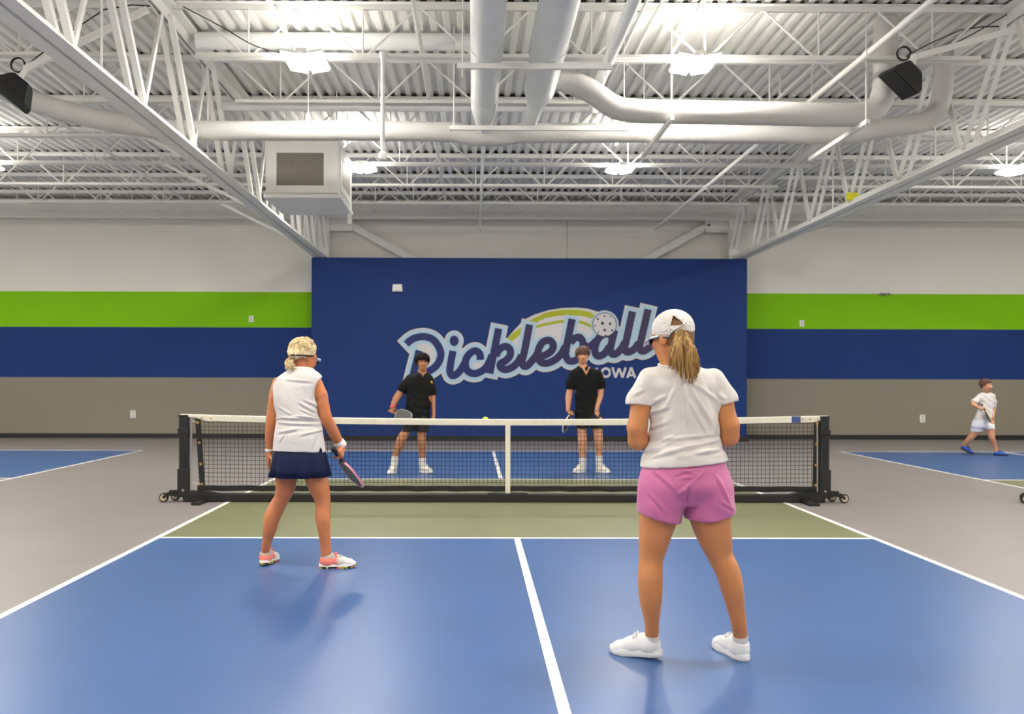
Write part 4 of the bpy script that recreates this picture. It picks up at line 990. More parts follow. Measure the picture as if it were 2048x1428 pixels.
# cap: dome shell with a keyhole opening at the back, cross strap and brim
def capP(*v): return hc+Rh@np.array(v, float)
dome = [ell(capP(0,-.012,.045), (.089,.107,.094), Rh, .01)]
inner = ell(capP(0,-.012,.045), (.084,.102,.089), Rh); pn = nrm(Rh@np.array((0,-.30,1))); pc = capP(0,0,.004)
backdir = nrm(np.array((.10,-1,0))); 
def rimclip(X, Y, Z): return -(pn[0]*(X-pc[0])+pn[1]*(Y-pc[1])+pn[2]*(Z-pc[2]))
ka, kb, kc = J(1351,630,-.1), J(1346,648,-.1), J(1366,648,-.1)
def keyhole(X, Y, Z):
    d = np.maximum(np.maximum((Z-ka[2])*.45-(X-ka[0])*-.9 if False else ((ka[2]-Z)*-.62-(X-ka[0])*.0)+0*X, -99), -99)
    w = np.interp(Z.ravel(), [J(0,650,-.1)[2], J(0,646,-.1)[2], J(0,630,-.1)[2]], [.030, .026, .002]).reshape(Z.shape)
    cx = np.interp(Z.ravel(), [J(0,650,-.1)[2], J(0,630,-.1)[2]], [J(1357,650,-.1)[0], J(1351,630,-.1)[0]]).reshape(Z.shape)
    in_ = np.maximum(np.maximum(np.abs(X-cx)-w, Z-J(0,629,-.1)[2]), J(0,649,-.1)[2]-Z); in_ = np.maximum(in_, Y-hc[1]); return in_
def lowhole(X, Y, Z):
    cx = J(1361,670,-.1)[0]; in_ = np.maximum(np.maximum(np.abs(X-cx)-.040, Z-J(0,663,-.1)[2]), J(0,700,-.1)[2]-Z); return np.maximum(in_, Y-hc[1])
cap = flesh('cap', dome, .0045, WHITE_C, pw, clips=[rimclip], cuts=[inner, (keyhole,0,0,0), (lowhole,0,0,0)], it=1); cap['label'] = 'white cap with open back'
br = []
for i in range(13):
    a = math.radians(-78+156*i/12); r0 = (.088*math.sin(a), .094*math.cos(a)-.012); w_ = .068*max(0, math.cos(a*1.12))**.8
    br.append((r0, (r0[0]*(1+w_*2), r0[1]+w_)))
v = []; f = []
for (p, q) in br:
    dr = .024*(1-abs(p[0])/.09); 
    for z in (.0, -.004): v += [capP(p[0],p[1],.016+z)+b0, capP((p[0]+q[0])/2,(p[1]+q[1])/2,.016-dr*.35+z)+b0, capP(q[0],q[1],.016-dr+z-.006*abs(q[0])/.1)+b0]
for i in range(12):
    o_ = i*6; e_ = o_+6
    f += [(o_,o_+1,e_+1,e_),(o_+1,o_+2,e_+2,e_+1),(o_+3,e_+3,e_+4,o_+4),(o_+4,e_+4,e_+5,o_+5),(o_+2,o_+5,e_+5,e_+2),(o_,e_,e_+3,o_+3)]
mesh_obj('brim', v, f, WHITE_C, cap, True)
def onhead(px, py, g=1.0):
    """point on the cap surface seen at that pixel from behind"""
    dy = -.105
    for _ in range(6):
        p = J(px, py, dy); q = Rh.T@(p-capP(0,-.012,.045)); rr = np.array((.091,.109,.096))*g; k0 = np.linalg.norm(q/rr)
        dy += (1-k0)*-.08
    return J(px, py, dy)
part('strap', MB().tube([onhead(x, y)+b0 for x, y in ((1341,667),(1349,659),(1358,654),(1366,649),(1373,643))], .0095, 8, flat=.35), WHITE_C, cap, True)
part('strap', MB().tube([onhead(x, y)+b0 for x, y in ((1341,655),(1350,658),(1362,661),(1370,663))], .006, 8, flat=.35), WHITE_C, cap, True)
# hair under the cap and the ponytail
hair = flesh('hair', [ell(capP(0,-.02,.03), (.081,.094,.086), Rh, .02), ell(capP(0,-.055,-.03), (.06,.05,.06), Rh, .03)], .006, HAIR_SH, pw, clips=[lambda X, Y, Z: (Rh[0,1]*(X-capP(0,.0,0)[0])+Rh[1,1]*(Y-capP(0,.0,0)[1])+Rh[2,1]*(Z-capP(0,.0,0)[2]))], disp=lambda V, N: vnoise(V*np.array((1,1,.2)), 120, 2)*.0012)
hair['label'] = 'dark blonde hair under the cap'
root = J(1363,668,-.125)
R_, M_, T_ = [], [], []
edge = [(1337,735),(1344,741),(1350,742),(1356,748),(1362,756),(1370,760),(1378,766),(1386,769),(1392,762),(1396,752),(1399,740),(1400,728)]
for i in range(420):
    u = rng.uniform(0, 1); e = u*(len(edge)-1); k = int(e); fr = e-k; k2 = min(k+1, len(edge)-1)
    tx = edge[k][0]*(1-fr)+edge[k2][0]*fr; ty = edge[k][1]*(1-fr)+edge[k2][1]*fr
    q = rng.uniform(.72, 1.0)**.7; lay = rng.uniform(0, 1)
    tx = 1363+(tx-1363)*(.55+.45*q); ty = 672+(ty-672)*q
    R_.append(root+np.array((rng.normal(0,.012), rng.normal(0,.008), rng.normal(0,.009))))
    mx = 1363+(tx-1363)*.62+rng.normal(0,1.5)+(4 if tx > 1370 else -3); my = 670+(ty-670)*.42
    M_.append(J(mx, my, -.135-.03*lay)); T_.append(J(tx+rng.normal(0,2), ty+rng.normal(0,2.5), -.10-.055*lay))
pt = strands(pw, 'ponytail', R_, T_, M_, HAIR_HG, .0036, 8); pt['label'] = 'long highlighted ponytail'
part('hair_tie', MB().tube([root+b0+np.array((.019*math.cos(a), .004, .016*math.sin(a)+.004)) for a in np.linspace(0, 6.28, 17)], .006, 6), RUBBER, pw, True)
sg = part('sunglasses', MB().tube([capP(-.080,-.05,-.004)+b0, capP(-.082,.02,.004)+b0, capP(-.074,.075,.006)+b0, capP(-.05,.094,.004)+b0, capP(.05,.094,.004)+b0], [.003,.004,.005,.005,.004], 8), mat('glasses_frame', (60,66,110), .3), pw, True)
for s in (-1, 1): part('lens', MB().tube([capP(s*.035,.090,-.004)+b0, capP(s*.035,.096,-.004)+b0], [.018,.018], 16), mat('glasses_lens', (40,44,60), .15), sg, True, angle=40)
shoe(pw, J(1306,1300,.03)*np.array((1,1,0)), (-.86,.5), SHOE_W, SOLE_W, .255, .10)
shoe(pw, J(1483,1300,.03)*np.array((1,1,0)), (-.30,.95), SHOE_W, SOLE_W, .255, 0)
sockm(pw, J(1306,1270,.022), J(1306,1292,.03), .0345, .036, SHIRT_W); sockm(pw, J(1482.5,1271,.022), J(1483.5,1292,.03), .0365, .036, SHIRT_W)
DARKF = mat('paddle_dark', (60,62,64), .5, .1, 30)
paddle('pale grey paddle held in front of the woman with the ponytail', gc+b0, pa, (.2,-.9,.5), mat('paddle_pale', (168,178,184), .45), mat('paddle_edge_dark', (70,72,76), .5), RUBBER, b0, .9)

# ---------------------------------------------------------------- blonde woman in white top and navy skirt (left)
b1 = W(600, 1135, 6.19); b1[2] = 0
pl = thing('person', 'blonde woman seen from behind in white sleeveless top and navy skirt', 'person', tuple(b1)); J = Jf(b1)
legs = limb(J, [(552,607,925,0),(551,596,954,.02),(552,591,978,.03),(547,580,999,.04),(538,573,1014,.04),(529,562,1036,.03),(527,555,1058,.03),(526,547,1079,.05),(524,542,1096,.06),(525,540,1108,.07)], .018, 1.0)
legs += limb(J, [(603,646,925,0),(609,656,954,-.01),(619,661,978,-.01),(629,662,996,-.01),(632,662,1014,-.015),(632,662,1038,-.03),(637,662,1061,-.03),(641,663,1087,-.02),(643,664,1105,-.02),(644,664,1116,-.02)], .018)
rows = [(580,626,740,.05,.01),(565,640,750,.08,.0),(551,645,765,.10,.0),(547,640,785,.112,.0),(551,636,812,.118,.0),(556,638,832,.12,.0),(553,645,854,.128,.0),(550,647,870,.135,-.005),(547,651,901,.14,-.005),(545,653,925,.135,0)]
K1 = tors(J, rows, 0)
armL = limb(J, [(545,574,768,0),(539,567,790,.0),(536,559,815,.005),(533,556,838,.01),(532,553,855,.02),(531,549,876,.04),(533,546,898,.05),(533,545,906,.05)], .018)
armR = [cone(J(634,771,0), J(641,790,0), .046, .050, .03)]+limb(J, [(630,656,790,0),(635,660,814,0),(641,666,838,.01),(653,678,861,.05),(667,687,882,.09),(678,691,893,.11)], .018)
hc = J(608,716,.02); Rh = rotz(math.radians(-42))@rotx(-.28)
body = legs+[loft(K1, .03, off=-.022)]+armL+armR+[cone(J(601,752,-.01), hc+np.array((-.0,-.005,-.05)), .058, .055, .03)]+head(hc, Rh, .97)
wR = J(685,893,.11); pa = nrm((.37,.60,-.71)); gp, gc = grip(wR, pa, J(691,915,.13)-J(672,878,.09)+np.array((0,0,-.04)), (-1,-.2,0), .95); body += gp
body += hand(J(539,906,.05), (-.06,.12,-1), (1,.15,0), 1, (26,34,24), .95)
flesh('body', body, .0055, SKIN_B, pl)
def top_disp(V, N):
    return vnoise(V, 8, 8)*.003+creases(J, V, [(560,836,638,838,.010,.010),(556,846,640,850,.009,.008),(608,800,636,815,.009,.008),(600,806,634,828,.009,.009),(604,820,636,836,.008,.007),(560,815,585,830,.009,.007),(556,866,600,858,.010,.008),(604,870,646,860,.010,.008),(570,760,625,764,.010,.005),(560,885,572,866,.010,.006),(625,895,632,868,.010,.006)])
topz = J(600,739)[2]; hz = J(600,902)[2]
def armhole(c, r):
    return (cone(c+np.array((0,-.3,0)), c+np.array((0,.3,0)), r, r))
tp_ = [loft(K1[:-1]+[(J(0,915)[2], K1[-1][1], -.005, .185, .145)], .03), cone(J(602,752,-.01), J(603,738,.005), .070, .066, .04)]
cutR = ell(J(650,786,0), (.068,.2,.115)); cutL = ell(J(541,800,0), (.040,.2,.14))
sl_ = J(645,904)
top = flesh('sleeveless_top', tp_, .0055, SHIRT_W, pl, off=.004, clips=[lambda X, Y, Z: hz-.012*np.clip((X-.05)/.15, 0, 1)-Z+0*Y, lambda X, Y, Z: Z-topz-.004+(.2*(Y-.0))+0*X], cuts=[cutR, cutL, (lambda X, Y, Z: np.maximum(np.abs(X-sl_[0])-.008*np.clip((J(0,893)[2]-Z)/.03, 0, 1), np.maximum(Z-J(0,893)[2], Y+.02)), 0, 0, 0)], disp=top_disp); top['label'] = 'white sleeveless top'
part('belt_seam', MB().tube([J(x, y, d)+b1 for x, y, d in ((552,838,-.06),(570,836,-.118),(600,833,-.134),(622,835,-.12),(640,840,-.06))], .006, 6), SHIRT_W, top, True)
def ring_pts(y, xl, xr, hd, cy, n=72, amp=0, ph=0):
    a0, a1 = J(xl, y, cy), J(xr, y, cy); c = (a0+a1)/2; hw = (a1[0]-a0[0])/2
    o = []
    for k in range(n):
        t = 2*math.pi*k/n; w_ = 1+amp*math.sin(9*t+ph)+amp*.6*math.sin(14*t+1.3*ph)
        o.append(c+np.array((hw*w_*math.cos(t), hd*w_*math.sin(t), 0)))
    return o
rg = [ring_pts(888,560,640,.105,-.005), ring_pts(900,551,648,.132,-.005,amp=.003), ring_pts(908,547,653,.147,-.005,amp=.008), ring_pts(920,545,655,.156,-.005,amp=.018), ring_pts(937,542,658,.166,-.005,amp=.034,ph=.3), ring_pts(953,540,660,.174,-.005,amp=.05,ph=.5)]
n_ = 72; v = [p+b1 for r in rg for p in r]; f = []
inn = [[p*1 for p in r] for r in rg]
for r in inn:
    c = np.mean(r, 0)
    for i in range(n_): r[i] = c+(r[i]-c)*.985
v += [p+b1 for r in inn for p in r]; nr = len(rg); off_ = nr*n_
for j in range(nr-1):
    for i in range(n_):
        a, b = j*n_+i, j*n_+(i+1)%n_; f += [(a, a+n_, b+n_, b), (off_+a, off_+b, off_+b+n_, off_+a+n_)]
for i in range(n_): a, b = (nr-1)*n_+i, (nr-1)*n_+(i+1)%n_; f.append((a, off_+a, off_+b, b))
sk = mesh_obj('skirt', v, f, NAVYS, pl, True); sk['label'] = 'navy pleated skirt'
def hp(*q): return hc+Rh@(np.array(q, float)*.97)
def bl_disp(V, N): return vnoise(V*np.array((1,1,.45)), 75, 4)*.004+vnoise(V, 30, 6)*.004
def hairline(X, Y, Z):
    x = (Rh[0,0]*(X-hc[0])+Rh[1,0]*(Y-hc[1])+Rh[2,0]*(Z-hc[2])); y = (Rh[0,1]*(X-hc[0])+Rh[1,1]*(Y-hc[1])+Rh[2,1]*(Z-hc[2])); z = (Rh[0,2]*(X-hc[0])+Rh[1,2]*(Y-hc[1])+Rh[2,2]*(Z-hc[2]))
    return np.maximum(np.maximum(y-.075, (y*.55+.012-z)), -z-.075)
hair = flesh('hair', [ell(hp(0,-.02,.045), (.086,.104,.090), Rh, .02), ell(hp(0,-.09,-.005), (.055,.035,.035), Rh, .02), ell(hp(-.03,-.095,.02), (.045,.03,.028), Rh, .015)], .005, HAIR_BL, pl, clips=[hairline], disp=bl_disp, it=1); hair['label'] = 'short blonde hair'
R_, M_, T_ = [], [], []
for i in range(110):
    u = rng.uniform(-1, 1); a = hp(-.035+u*.045, -.085+.02*abs(u), -.02+rng.normal(0,.010)); t_ = J(578+rng.uniform(-7,14), 740+rng.uniform(-8,3), -.075+rng.normal(0,.012))
    R_.append(a); T_.append(t_); M_.append((a+t_)/2+np.array((-.012+rng.normal(0,.006), -.015, .004)))
strands(pl, 'loose_hair', R_, T_, M_, HAIR_BL, .003)
R_, M_, T_ = [], [], []
for i in range(170):
    t_ = rng.uniform(0, 2*math.pi); e = rng.uniform(.25, 1.35); n0 = np.array((math.cos(t_)*math.cos(e), math.sin(t_)*math.cos(e), math.sin(e)))
    if n0[1] > .62: continue
    a = hp(*(np.array((0,-.02,.045))+n0*np.array((.086,.104,.090)))); dn = hp(0,-.09,-.02)-a; dn = nrm(dn-np.dot(dn, Rh@n0)*(Rh@n0)); L_ = rng.uniform(.03, .06)
    R_.append(a); M_.append(a+dn*L_*.5+Rh@n0*.008); T_.append(a+dn*L_+Rh@n0*rng.uniform(-.002,.006))
strands(pl, 'hair_lock', R_, T_, M_, HAIR_BL, .0042)
sp = [hp(.089*math.sin(a), -.018-.106*math.cos(a), .006-.026*math.cos(a))+b1 for a in np.linspace(-1.9, 1.9, 21)]
gs = part('glasses_strap', MB().tube(sp, .0058, 6), mat('strap_black', (24,20,20), .6), pl, True)
gl = part('sunglasses', MB().tube([hp(.084,.055,.010)+b1, hp(.076,.085,.010)+b1, hp(.05,.108,.008)+b1, hp(-.05,.108,.008)+b1, hp(-.078,.085,.010)+b1], [.006,.010,.012,.012,.009], 8, flat=.6), mat('glasses_white', (228,226,230), .3), pl, True)
part('lens', MB().tube([hp(.036,.108,-.004)+b1, hp(.04,.112,-.004)+b1], [.024,.024], 14), mat('glasses_lens', (40,44,60), .15), gl, True, angle=40)
wb = mat('terry_white', (232,230,228), .9, .03, 40, .5, 300)
def bandm(p, q, r, nm='wristband'): return part(nm, MB().tube([np.array(p)+b1, np.array(p)*.8+np.array(q)*.2+b1, np.array(p)*.2+np.array(q)*.8+b1, np.array(q)+b1], [r*.93, r, r, r*.93], 18), wb, pl, True, angle=60)
bandm(J(677,883,.098), J(685.5,894,.113), .040); bandm(J(539.5,899,.05), J(539,904,.05), .030)
# coral and grey trainers: colour zones follow the shoe's own length
def trainer(name, hp_, fwd, L=.25):
    m = bpy.data.materials.new(name); m.use_nodes = True; nt = m.node_tree; N = nt.nodes; L_ = nt.links
    f_ = nrm((fwd[0], fwd[1], 0)); tc = N.new('ShaderNodeTexCoord'); dt = N.new('ShaderNodeVectorMath'); dt.operation = 'DOT_PRODUCT'; sb = N.new('ShaderNodeVectorMath'); sb.operation = 'SUBTRACT'
    sb.inputs[1].default_value = tuple(hp_); L_.new(tc.outputs['Object'], sb.inputs[0]); L_.new(sb.outputs[0], dt.inputs[0]); dt.inputs[1].default_value = tuple(f_/L)
    r = N.new('ShaderNodeValToRGB'); L_.new(dt.outputs['Value'], r.inputs[0]); e = r.color_ramp.elements
    e[0].position = .0; e[0].color = lin(CORAL); e[1].position = 1; e[1].color = lin(CORAL)
    for p_, c_ in ((.28, CORAL), (.36, (208,206,198)), (.82, (226,224,220)), (.92, CORAL)): x_ = e.new(p_); x_.color = lin(c_)
    sz = N.new('ShaderNodeSeparateXYZ'); L_.new(tc.outputs['Object'], sz.inputs[0]); gt = N.new('ShaderNodeMath'); gt.operation = 'GREATER_THAN'; gt.inputs[1].default_value = .078; L_.new(sz.outputs['Z'], gt.inputs[0])
    mx = N.new('ShaderNodeMix'); mx.data_type = 'RGBA'; L_.new(gt.outputs[0], mx.inputs[0]); L_.new(r.outputs[0], mx.inputs[6]); mx.inputs[7].default_value = lin((176,170,158)); L_.new(mx.outputs[2], N['Principled BSDF'].inputs['Base Color']); N['Principled BSDF'].inputs['Roughness'].default_value = .65
    return m
TR = bpy.data.materials.new('speckled_tread'); TR.use_nodes = True; nt = TR.node_tree
vo = nt.nodes.new('ShaderNodeTexVoronoi'); vo.inputs['Scale'].default_value = 70; tc = nt.nodes.new('ShaderNodeTexCoord'); cr = nt.nodes.new('ShaderNodeValToRGB'); cr.color_ramp.interpolation = 'CONSTANT'
nt.links.new(tc.outputs['Object'], vo.inputs['Vector']); sc_ = nt.nodes.new('ShaderNodeSeparateColor'); nt.links.new(vo.outputs['Color'], sc_.inputs[0]); nt.links.new(sc_.outputs[0], cr.inputs[0]); nt.links.new(cr.outputs[0], nt.nodes['Principled BSDF'].inputs['Base Color'])
cr.color_ramp.elements[0].color = lin((30,26,26)); cr.color_ramp.elements[1].position = .35; cr.color_ramp.elements[1].color = lin((206,210,60))
for p_, c_ in ((.6, (250,120,90)), (.8, (30,26,26))): e_ = cr.color_ramp.elements.new(p_); e_.color = lin(c_)
CORM = mat('coral_lace', (255,130,130), .6)
h_ = J(532,1110,.07)*np.array((1,1,0)); shoe(pl, h_, (.16,1), trainer('trainer_a', h_, (.16,1)), SOLE_W, .25, .06, CORM, TR)
h_ = J(654,1110,-.02)*np.array((1,1,0)); shoe(pl, h_, (1,.08), trainer('trainer_b', h_, (1,.08)), SOLE_W, .25, .0, CORM, TR)
paddle('pink edged dark paddle in the right hand of the blonde woman', gc+b1, pa, -np.cross(pa, (-.26,.96,-.07))-.17*np.array((-.26,.96,-.07)), mat('paddle_charcoal', (66,64,62), .5, .08, 30), mat('paddle_edge_pink', (226,150,164), .45), mat('grip_black', (24,22,22), .7), b1, 1.0)

# ---------------------------------------------------------------- the two young men and the boy (far side)
def polo_collar(parent, c, r, fwd, m, o):
    f_ = nrm(fwd); s = np.array((f_[1], -f_[0], 0)); v = []; f = []
    n = 20
    for i in range(n+1):
        a = -2.75+5.5*i/n; di = s*math.sin(a)-f_*math.cos(a); dip = .035*max(0, -math.cos(a))**2
        v += [c+o+di*r+np.array((0,0,.03-dip)), c+o+di*(r+.010)+np.array((0,0,.034-dip)), c+o+di*(r+.030)+np.array((0,0,-.008-dip*1.4)), c+o+di*(r+.012)+np.array((0,0,-.01-dip*1.4))]
    for i in range(n):
        for k in range(4): f.append((i*4+k, i*4+4+k, i*4+4+(k+1)%4, i*4+(k+1)%4))
    f += [(3,2,1,0), tuple(n*4+k for k in range(4))]
    return mesh_obj('collar', v, f, m, parent, True)
def player(base, label, hx, hy, yaw, nod, hs, rows, legL, legR, sleeves, arms, hands_, shoes, shorts, hair_fn, skin, m_shirt, m_short, m_shoe, h=.008, sock=None, hemy=None, vz=None, collar=True, neck=None, brow=(50,36,30), shl=.26, tall=.105):
    o = np.array(base); t = thing('person', label, 'person', tuple(o)); J = Jf(o)
    K = tors(J, rows, 0); hc = J(hx, hy, -.03); Rh = rotz(yaw)@rotx(nod)
    nb = J(*neck) if neck else J(hx, hy+34, 0)
    body = limb(J, legL, .018)+limb(J, legR, .018)+[loft(K, .03, off=-.014)]
    for a in arms: body += limb(J, a, .018)
    for hd in hands_: body += hd(J)
    body += [cone(nb, hc+np.array((0,.01,-.05)), .058*hs, .054*hs, .03)]+head(hc, Rh, hs)
    flesh('body', body, h*.85, skin, t, it=1)
    face(hc, Rh, t, hs, brow)
    sp_ = [loft(K, .03)]
    cl = []
    for sl in sleeves:
        q = [J(*p[:3]) for p in sl]; rr = [p[3] for p in sl]
        for i in range(len(q)-1): sp_.append(cone(q[i], q[i+1], rr[i], rr[i+1], .03))
        d = nrm(q[-1]-q[-2]); e = q[-1]-d*.005
        cl.append((lambda d, e, r_: lambda X, Y, Z: np.where(np.sqrt((X-e[0])**2+(Y-e[1])**2+(Z-e[2])**2) < r_*1.55, d[0]*(X-e[0])+d[1]*(Y-e[1])+d[2]*(Z-e[2]), -1))(d, e, rr[-1]))
    hz = J(rows[-1][0], hemy)[2]
    cl.append(lambda X, Y, Z: hz-Z+0*X+0*Y)
    cu = []
    if vz:
        vb = J(vz[0], vz[1]); cu = [(lambda X, Y, Z: np.maximum(np.maximum(np.abs(X-vb[0])-(Z-vb[2])*.5, vb[2]-Z), Y-.0), 0, 0, 0)]
    sh_ = flesh('shirt', sp_, h, m_shirt, t, clips=cl, cuts=cu, it=1, disp=lambda V, N: vnoise(V, 9, 11)*.004+np.sin(60*(V[:,2]+.5*V[:,0])+2*np.sin(14*V[:,0]))*.003*np.clip((1.25-V[:,2])*4, 0, 1))
    if collar: polo_collar(sh_, nb+np.array((0,-.004,.0)), .062*hs, (math.sin(-yaw), math.cos(yaw), 0), m_shirt, o)
    SP = [loft(tors(J, r, 0), .02) for r in shorts]
    flesh('shorts', SP, h, m_short, t, it=1, disp=lambda V, N: np.sin(40*V[:,0])*.003)
    hair_fn(t, hc, Rh, hs)
    for p, fw, L in shoes:
        q = J(*p[:3]); q[2] = p[3] if len(p) > 3 else 0
        shoe(t, q, fw, m_shoe, SOLE_W if m_shoe is not BLUE_S else RUBBER, L, p[4] if len(p) > 4 else 0, tall=tall)
    if sock:
        for (p, q) in sock: sockm(t, J(*p), J(*q), .052, .050, SHIRT_W)
    return t, J, hc, Rh, sh_
BLUE_S = mat('blue_shoe', (24,72,168), .5, .3, 30)
def mop(m, fringe, vol=.018, seed=1):
    def fn(t, hc, Rh, s):
        P = lambda *v: hc+Rh@(np.array(v)*s)
        def cut(X, Y, Z):
            y = (Rh[0,1]*(X-hc[0])+Rh[1,1]*(Y-hc[1])+Rh[2,1]*(Z-hc[2]))/s; z = (Rh[0,2]*(X-hc[0])+Rh[1,2]*(Y-hc[1])+Rh[2,2]*(Z-hc[2]))/s
            return np.where(y > .015, fringe-z, np.where(y > -.03, -.015-z+(y+.03)*.6, -.06-z))
        hr = flesh('hair', [ell(P(0,-.012,.04), np.array((.078+vol,.094+vol,.084+vol))*s, Rh, .02)], .006, m, t, clips=[cut], disp=lambda V, N: vnoise(V*np.array((1,1,.5)), 60, seed)*.006+vnoise(V, 28, seed+20)*.006, it=1)
        r = np.random.default_rng(seed); R_, M_, T_ = [], [], []
        for i in range(150):
            a = r.uniform(0, 2*math.pi); c0 = np.array((0,-.012,.04)); ra = np.array((.076+vol,.092+vol,.082+vol))
            e0 = r.uniform(.5, 1.1); lo_ = (fringe-.04-.012)/.1 if math.sin(a) > .2 else -.75
            p = [P(*(c0+ra*g*np.array((math.cos(a+tw)*math.cos(e), math.sin(a+tw)*math.cos(e), math.sin(e))))) for e, g, tw in ((e0, 1.0, 0), ((e0+lo_)/2, 1.08, .15), (lo_+r.uniform(-.22,.25), 1.05, .25))]
            R_.append(p[0]); M_.append(p[1]); T_.append(p[2])
        strands(t, 'hair_lock', R_, T_, M_, m, .007*s)
    return fn
# man with the grey paddle (left)
bm = W(820, 946, 12.45); bm[2] = 0
GR = {}
def gripped(key, px, py, dy, a, fd, hint, s=1.0):
    def fn(J):
        P, c = grip(J(px, py, dy), a, fd, hint, s); GR[key] = c; return P
    return fn
def relaxed(px, py, dy, d, n, th, s=1.0): return lambda J: hand(J(px, py, dy), d, n, th, (28,34,26), s)
tA, J, hc, Rh, shA = player(bm, 'young man in black polo and dark shorts holding a grey paddle low', 845, 726, math.radians(180+16), -.02, 1.0,
    [(833,857,747,.05,.0),(822,861,751,.085,.0),(815,864,760,.11,.0),(815,866,778,.12,.0),(813,865,798,.125,.0),(811,862,817,.13,-.01),(809,861,835,.14,-.01),(808,860,846,.14,-.01)],
    [(806,832,845,0),(803,822,864,-.05),(794,815,876,-.08),(789,808,892,-.06),(785,798,911,-.06),(783,794,930,-.08)], [(832,858,845,0),(834,853,864,0),(835,852,878,-.01),(836,853,896,.01),(839,851,915,.02),(840,852,932,.02)],
    [[(821,757,0,.06),(808,775,.02,.068),(803,784,.02,.07)], [(859,758,0,.055),(864,780,0,.062),(865.5,792,0,.063)]],
    [[(812,828,757,0),(799,815,778,.02),(789,806,790,0),(783,797,803,-.05),(781,791,813,-.08)], [(854,866,760,0),(860,871,785,.0),(863,871,808,-.02),(865,871,832,-.05)]],
    [gripped('A', 786, 813, -.08, (.72,-.45,-.25), (.25,-.2,-.9), (.4,0,-.6)), relaxed(868, 832, -.05, (0,-.05,-1), (-1,0,.0), -1)],
    [((788,930,-.08), (-.18,-1), .27), ((846,932,.02), (.62,-.78), .27)],
    [[(808,861,828,.135,-.005),(806,860,845,.14,-.005),(805,859,852,.13,0)], [(806,834,846,.11,-.01),(804,831,856,.115,-.02),(803,829,863,.115,-.02)], [(831,859,846,.11,0),(831,858,856,.115,0),(832,858,863,.112,0)]],
    mop(HAIR_DK, .048, .022, 3), SKIN_D, BLK_C, BLK_S, CREAM, sock=[((791,913,-.06),(788.5,934,-.08)), ((845,916,.02),(846,935,.02))], hemy=839, vz=(846.5,756), neck=(845,749,0), brow=(30,24,22))
paddle('dark grey paddle with pale edge held low by the young man on the left', GR['A']+bm, (.72,-.45,-.25), (-.1,-1,.25), mat('paddle_grey', (84,86,84), .5, .08, 30), mat('paddle_edge_pale', (172,174,172), .45), mat('grip_red', (196,92,86), .6), bm)
part('wristband', MB().tube([J(785.5,811,-.075)+bm, J(786.5,815,-.082)+bm], .043, 14), mat('band_red', (232,84,70), .6), tA, True, angle=60)
# small gold emblem on the chest, laid on the shirt surface
bv = BVHTree.FromPolygons([v.co for v in shA.data.vertices], [p.vertices for p in shA.data.polygons])
em = []
for ex, ey in ((-3,-2.2),(0,-3.2),(2.4,-2.6),(3.2,0),(2.4,3.0),(.4,3.6),(.6,1.2),(-1.2,.4),(-2.8,-.4)):
    p0_ = J(860.5+ex*.75, 765+ey*.95, -.4); hit = bv.ray_cast(Vector(p0_), Vector((0,1,0)))
    em.append((np.array(hit[0]) if hit[0] else J(860.5+ex*.75, 765+ey*.95, -.1))+np.array((0,-.006,0)))
v = [p+bm for p in em]+[p+bm+np.array((0,.003,0)) for p in em]; n_ = len(em)
mesh_obj('chest_emblem', v, [tuple(range(n_)), tuple(range(2*n_-1,n_-1,-1))]+[(i,(i+1)%n_,n_+(i+1)%n_,n_+i)[::-1] for i in range(n_)], mat('emblem_gold', (226,168,30), .6), shA)['label'] = 'small gold chest emblem'
# taller man (right)
bm2 = W(1181, 945, 12.5); bm2[2] = 0
tB, J, hc, Rh, shB = player(bm2, 'tall brown haired young man in black polo and black shorts', 1165.5, 711, math.radians(180-4), -.04, 1.0,
    [(1155,1178,732,.05,.0),(1146,1192,738,.085,.0),(1140,1202,746,.10,.0),(1147,1197,761,.115,.0),(1149,1196,778,.115,.0),(1150,1195,792,.115,.0),(1151,1194,812,.12,0),(1150,1199,832,.13,0),(1150,1201,842,.13,0)],
    [(1153,1178,840,0),(1155,1174,857,0),(1156,1174,875,-.01),(1157,1174,893,.01),(1159,1172,914,.02),(1159,1172,932,.02)], [(1180,1205,840,0),(1185,1205,857,0),(1188,1206,875,-.01),(1190,1206,893,.01),(1193,1204,912,.02),(1193,1205,930,.02)],
    [[(1146,748,0,.06),(1141,766,0,.064),(1140.5,779,0,.062)], [(1196,747,0,.06),(1202,766,0,.064),(1203,777,0,.062)]],
    [[(1138,1152,750,0),(1134,1147,778,.01),(1131,1144,796,.0),(1132,1142,808,-.02),(1132,1140,819,-.04)], [(1191,1206,750,0),(1195,1208,778,.01),(1193,1206,794,.0),(1190,1201,808,-.04),(1189,1198,819,-.08)]],
    [gripped('B', 1136, 819, -.04, (-.42,-.55,-.62), (.05,-.1,-1), (1,-.2,0)), relaxed(1193.5, 819, -.08, (-.1,-.1,-1), (0,.9,.0), 1)],
    [((1165.5,932,.02), (-.62,-.78), .28), ((1199,930,.02), (.5,-.86), .28)],
    [[(1150,1202,828,.125,0),(1150,1204,842,.13,0),(1152,1206,850,.12,0)], [(1152,1180,844,.10,0),(1152,1179,850,.105,0),(1153,1178,856,.105,0)], [(1178,1206,844,.10,0),(1180,1207,850,.105,0),(1181,1207,856,.105,0)]],
    mop(HAIR_BR, .035, .022, 6), SKIN_C, BLK_C, mat('black_shorts_cloth', (20,20,21), .75), CREAM, sock=[((1166,914,.02),(1166,934,.02)), ((1198.5,911,.02),(1199,930,.02))], hemy=838, vz=(1171,751), neck=(1166,735,0), brow=(60,42,32))
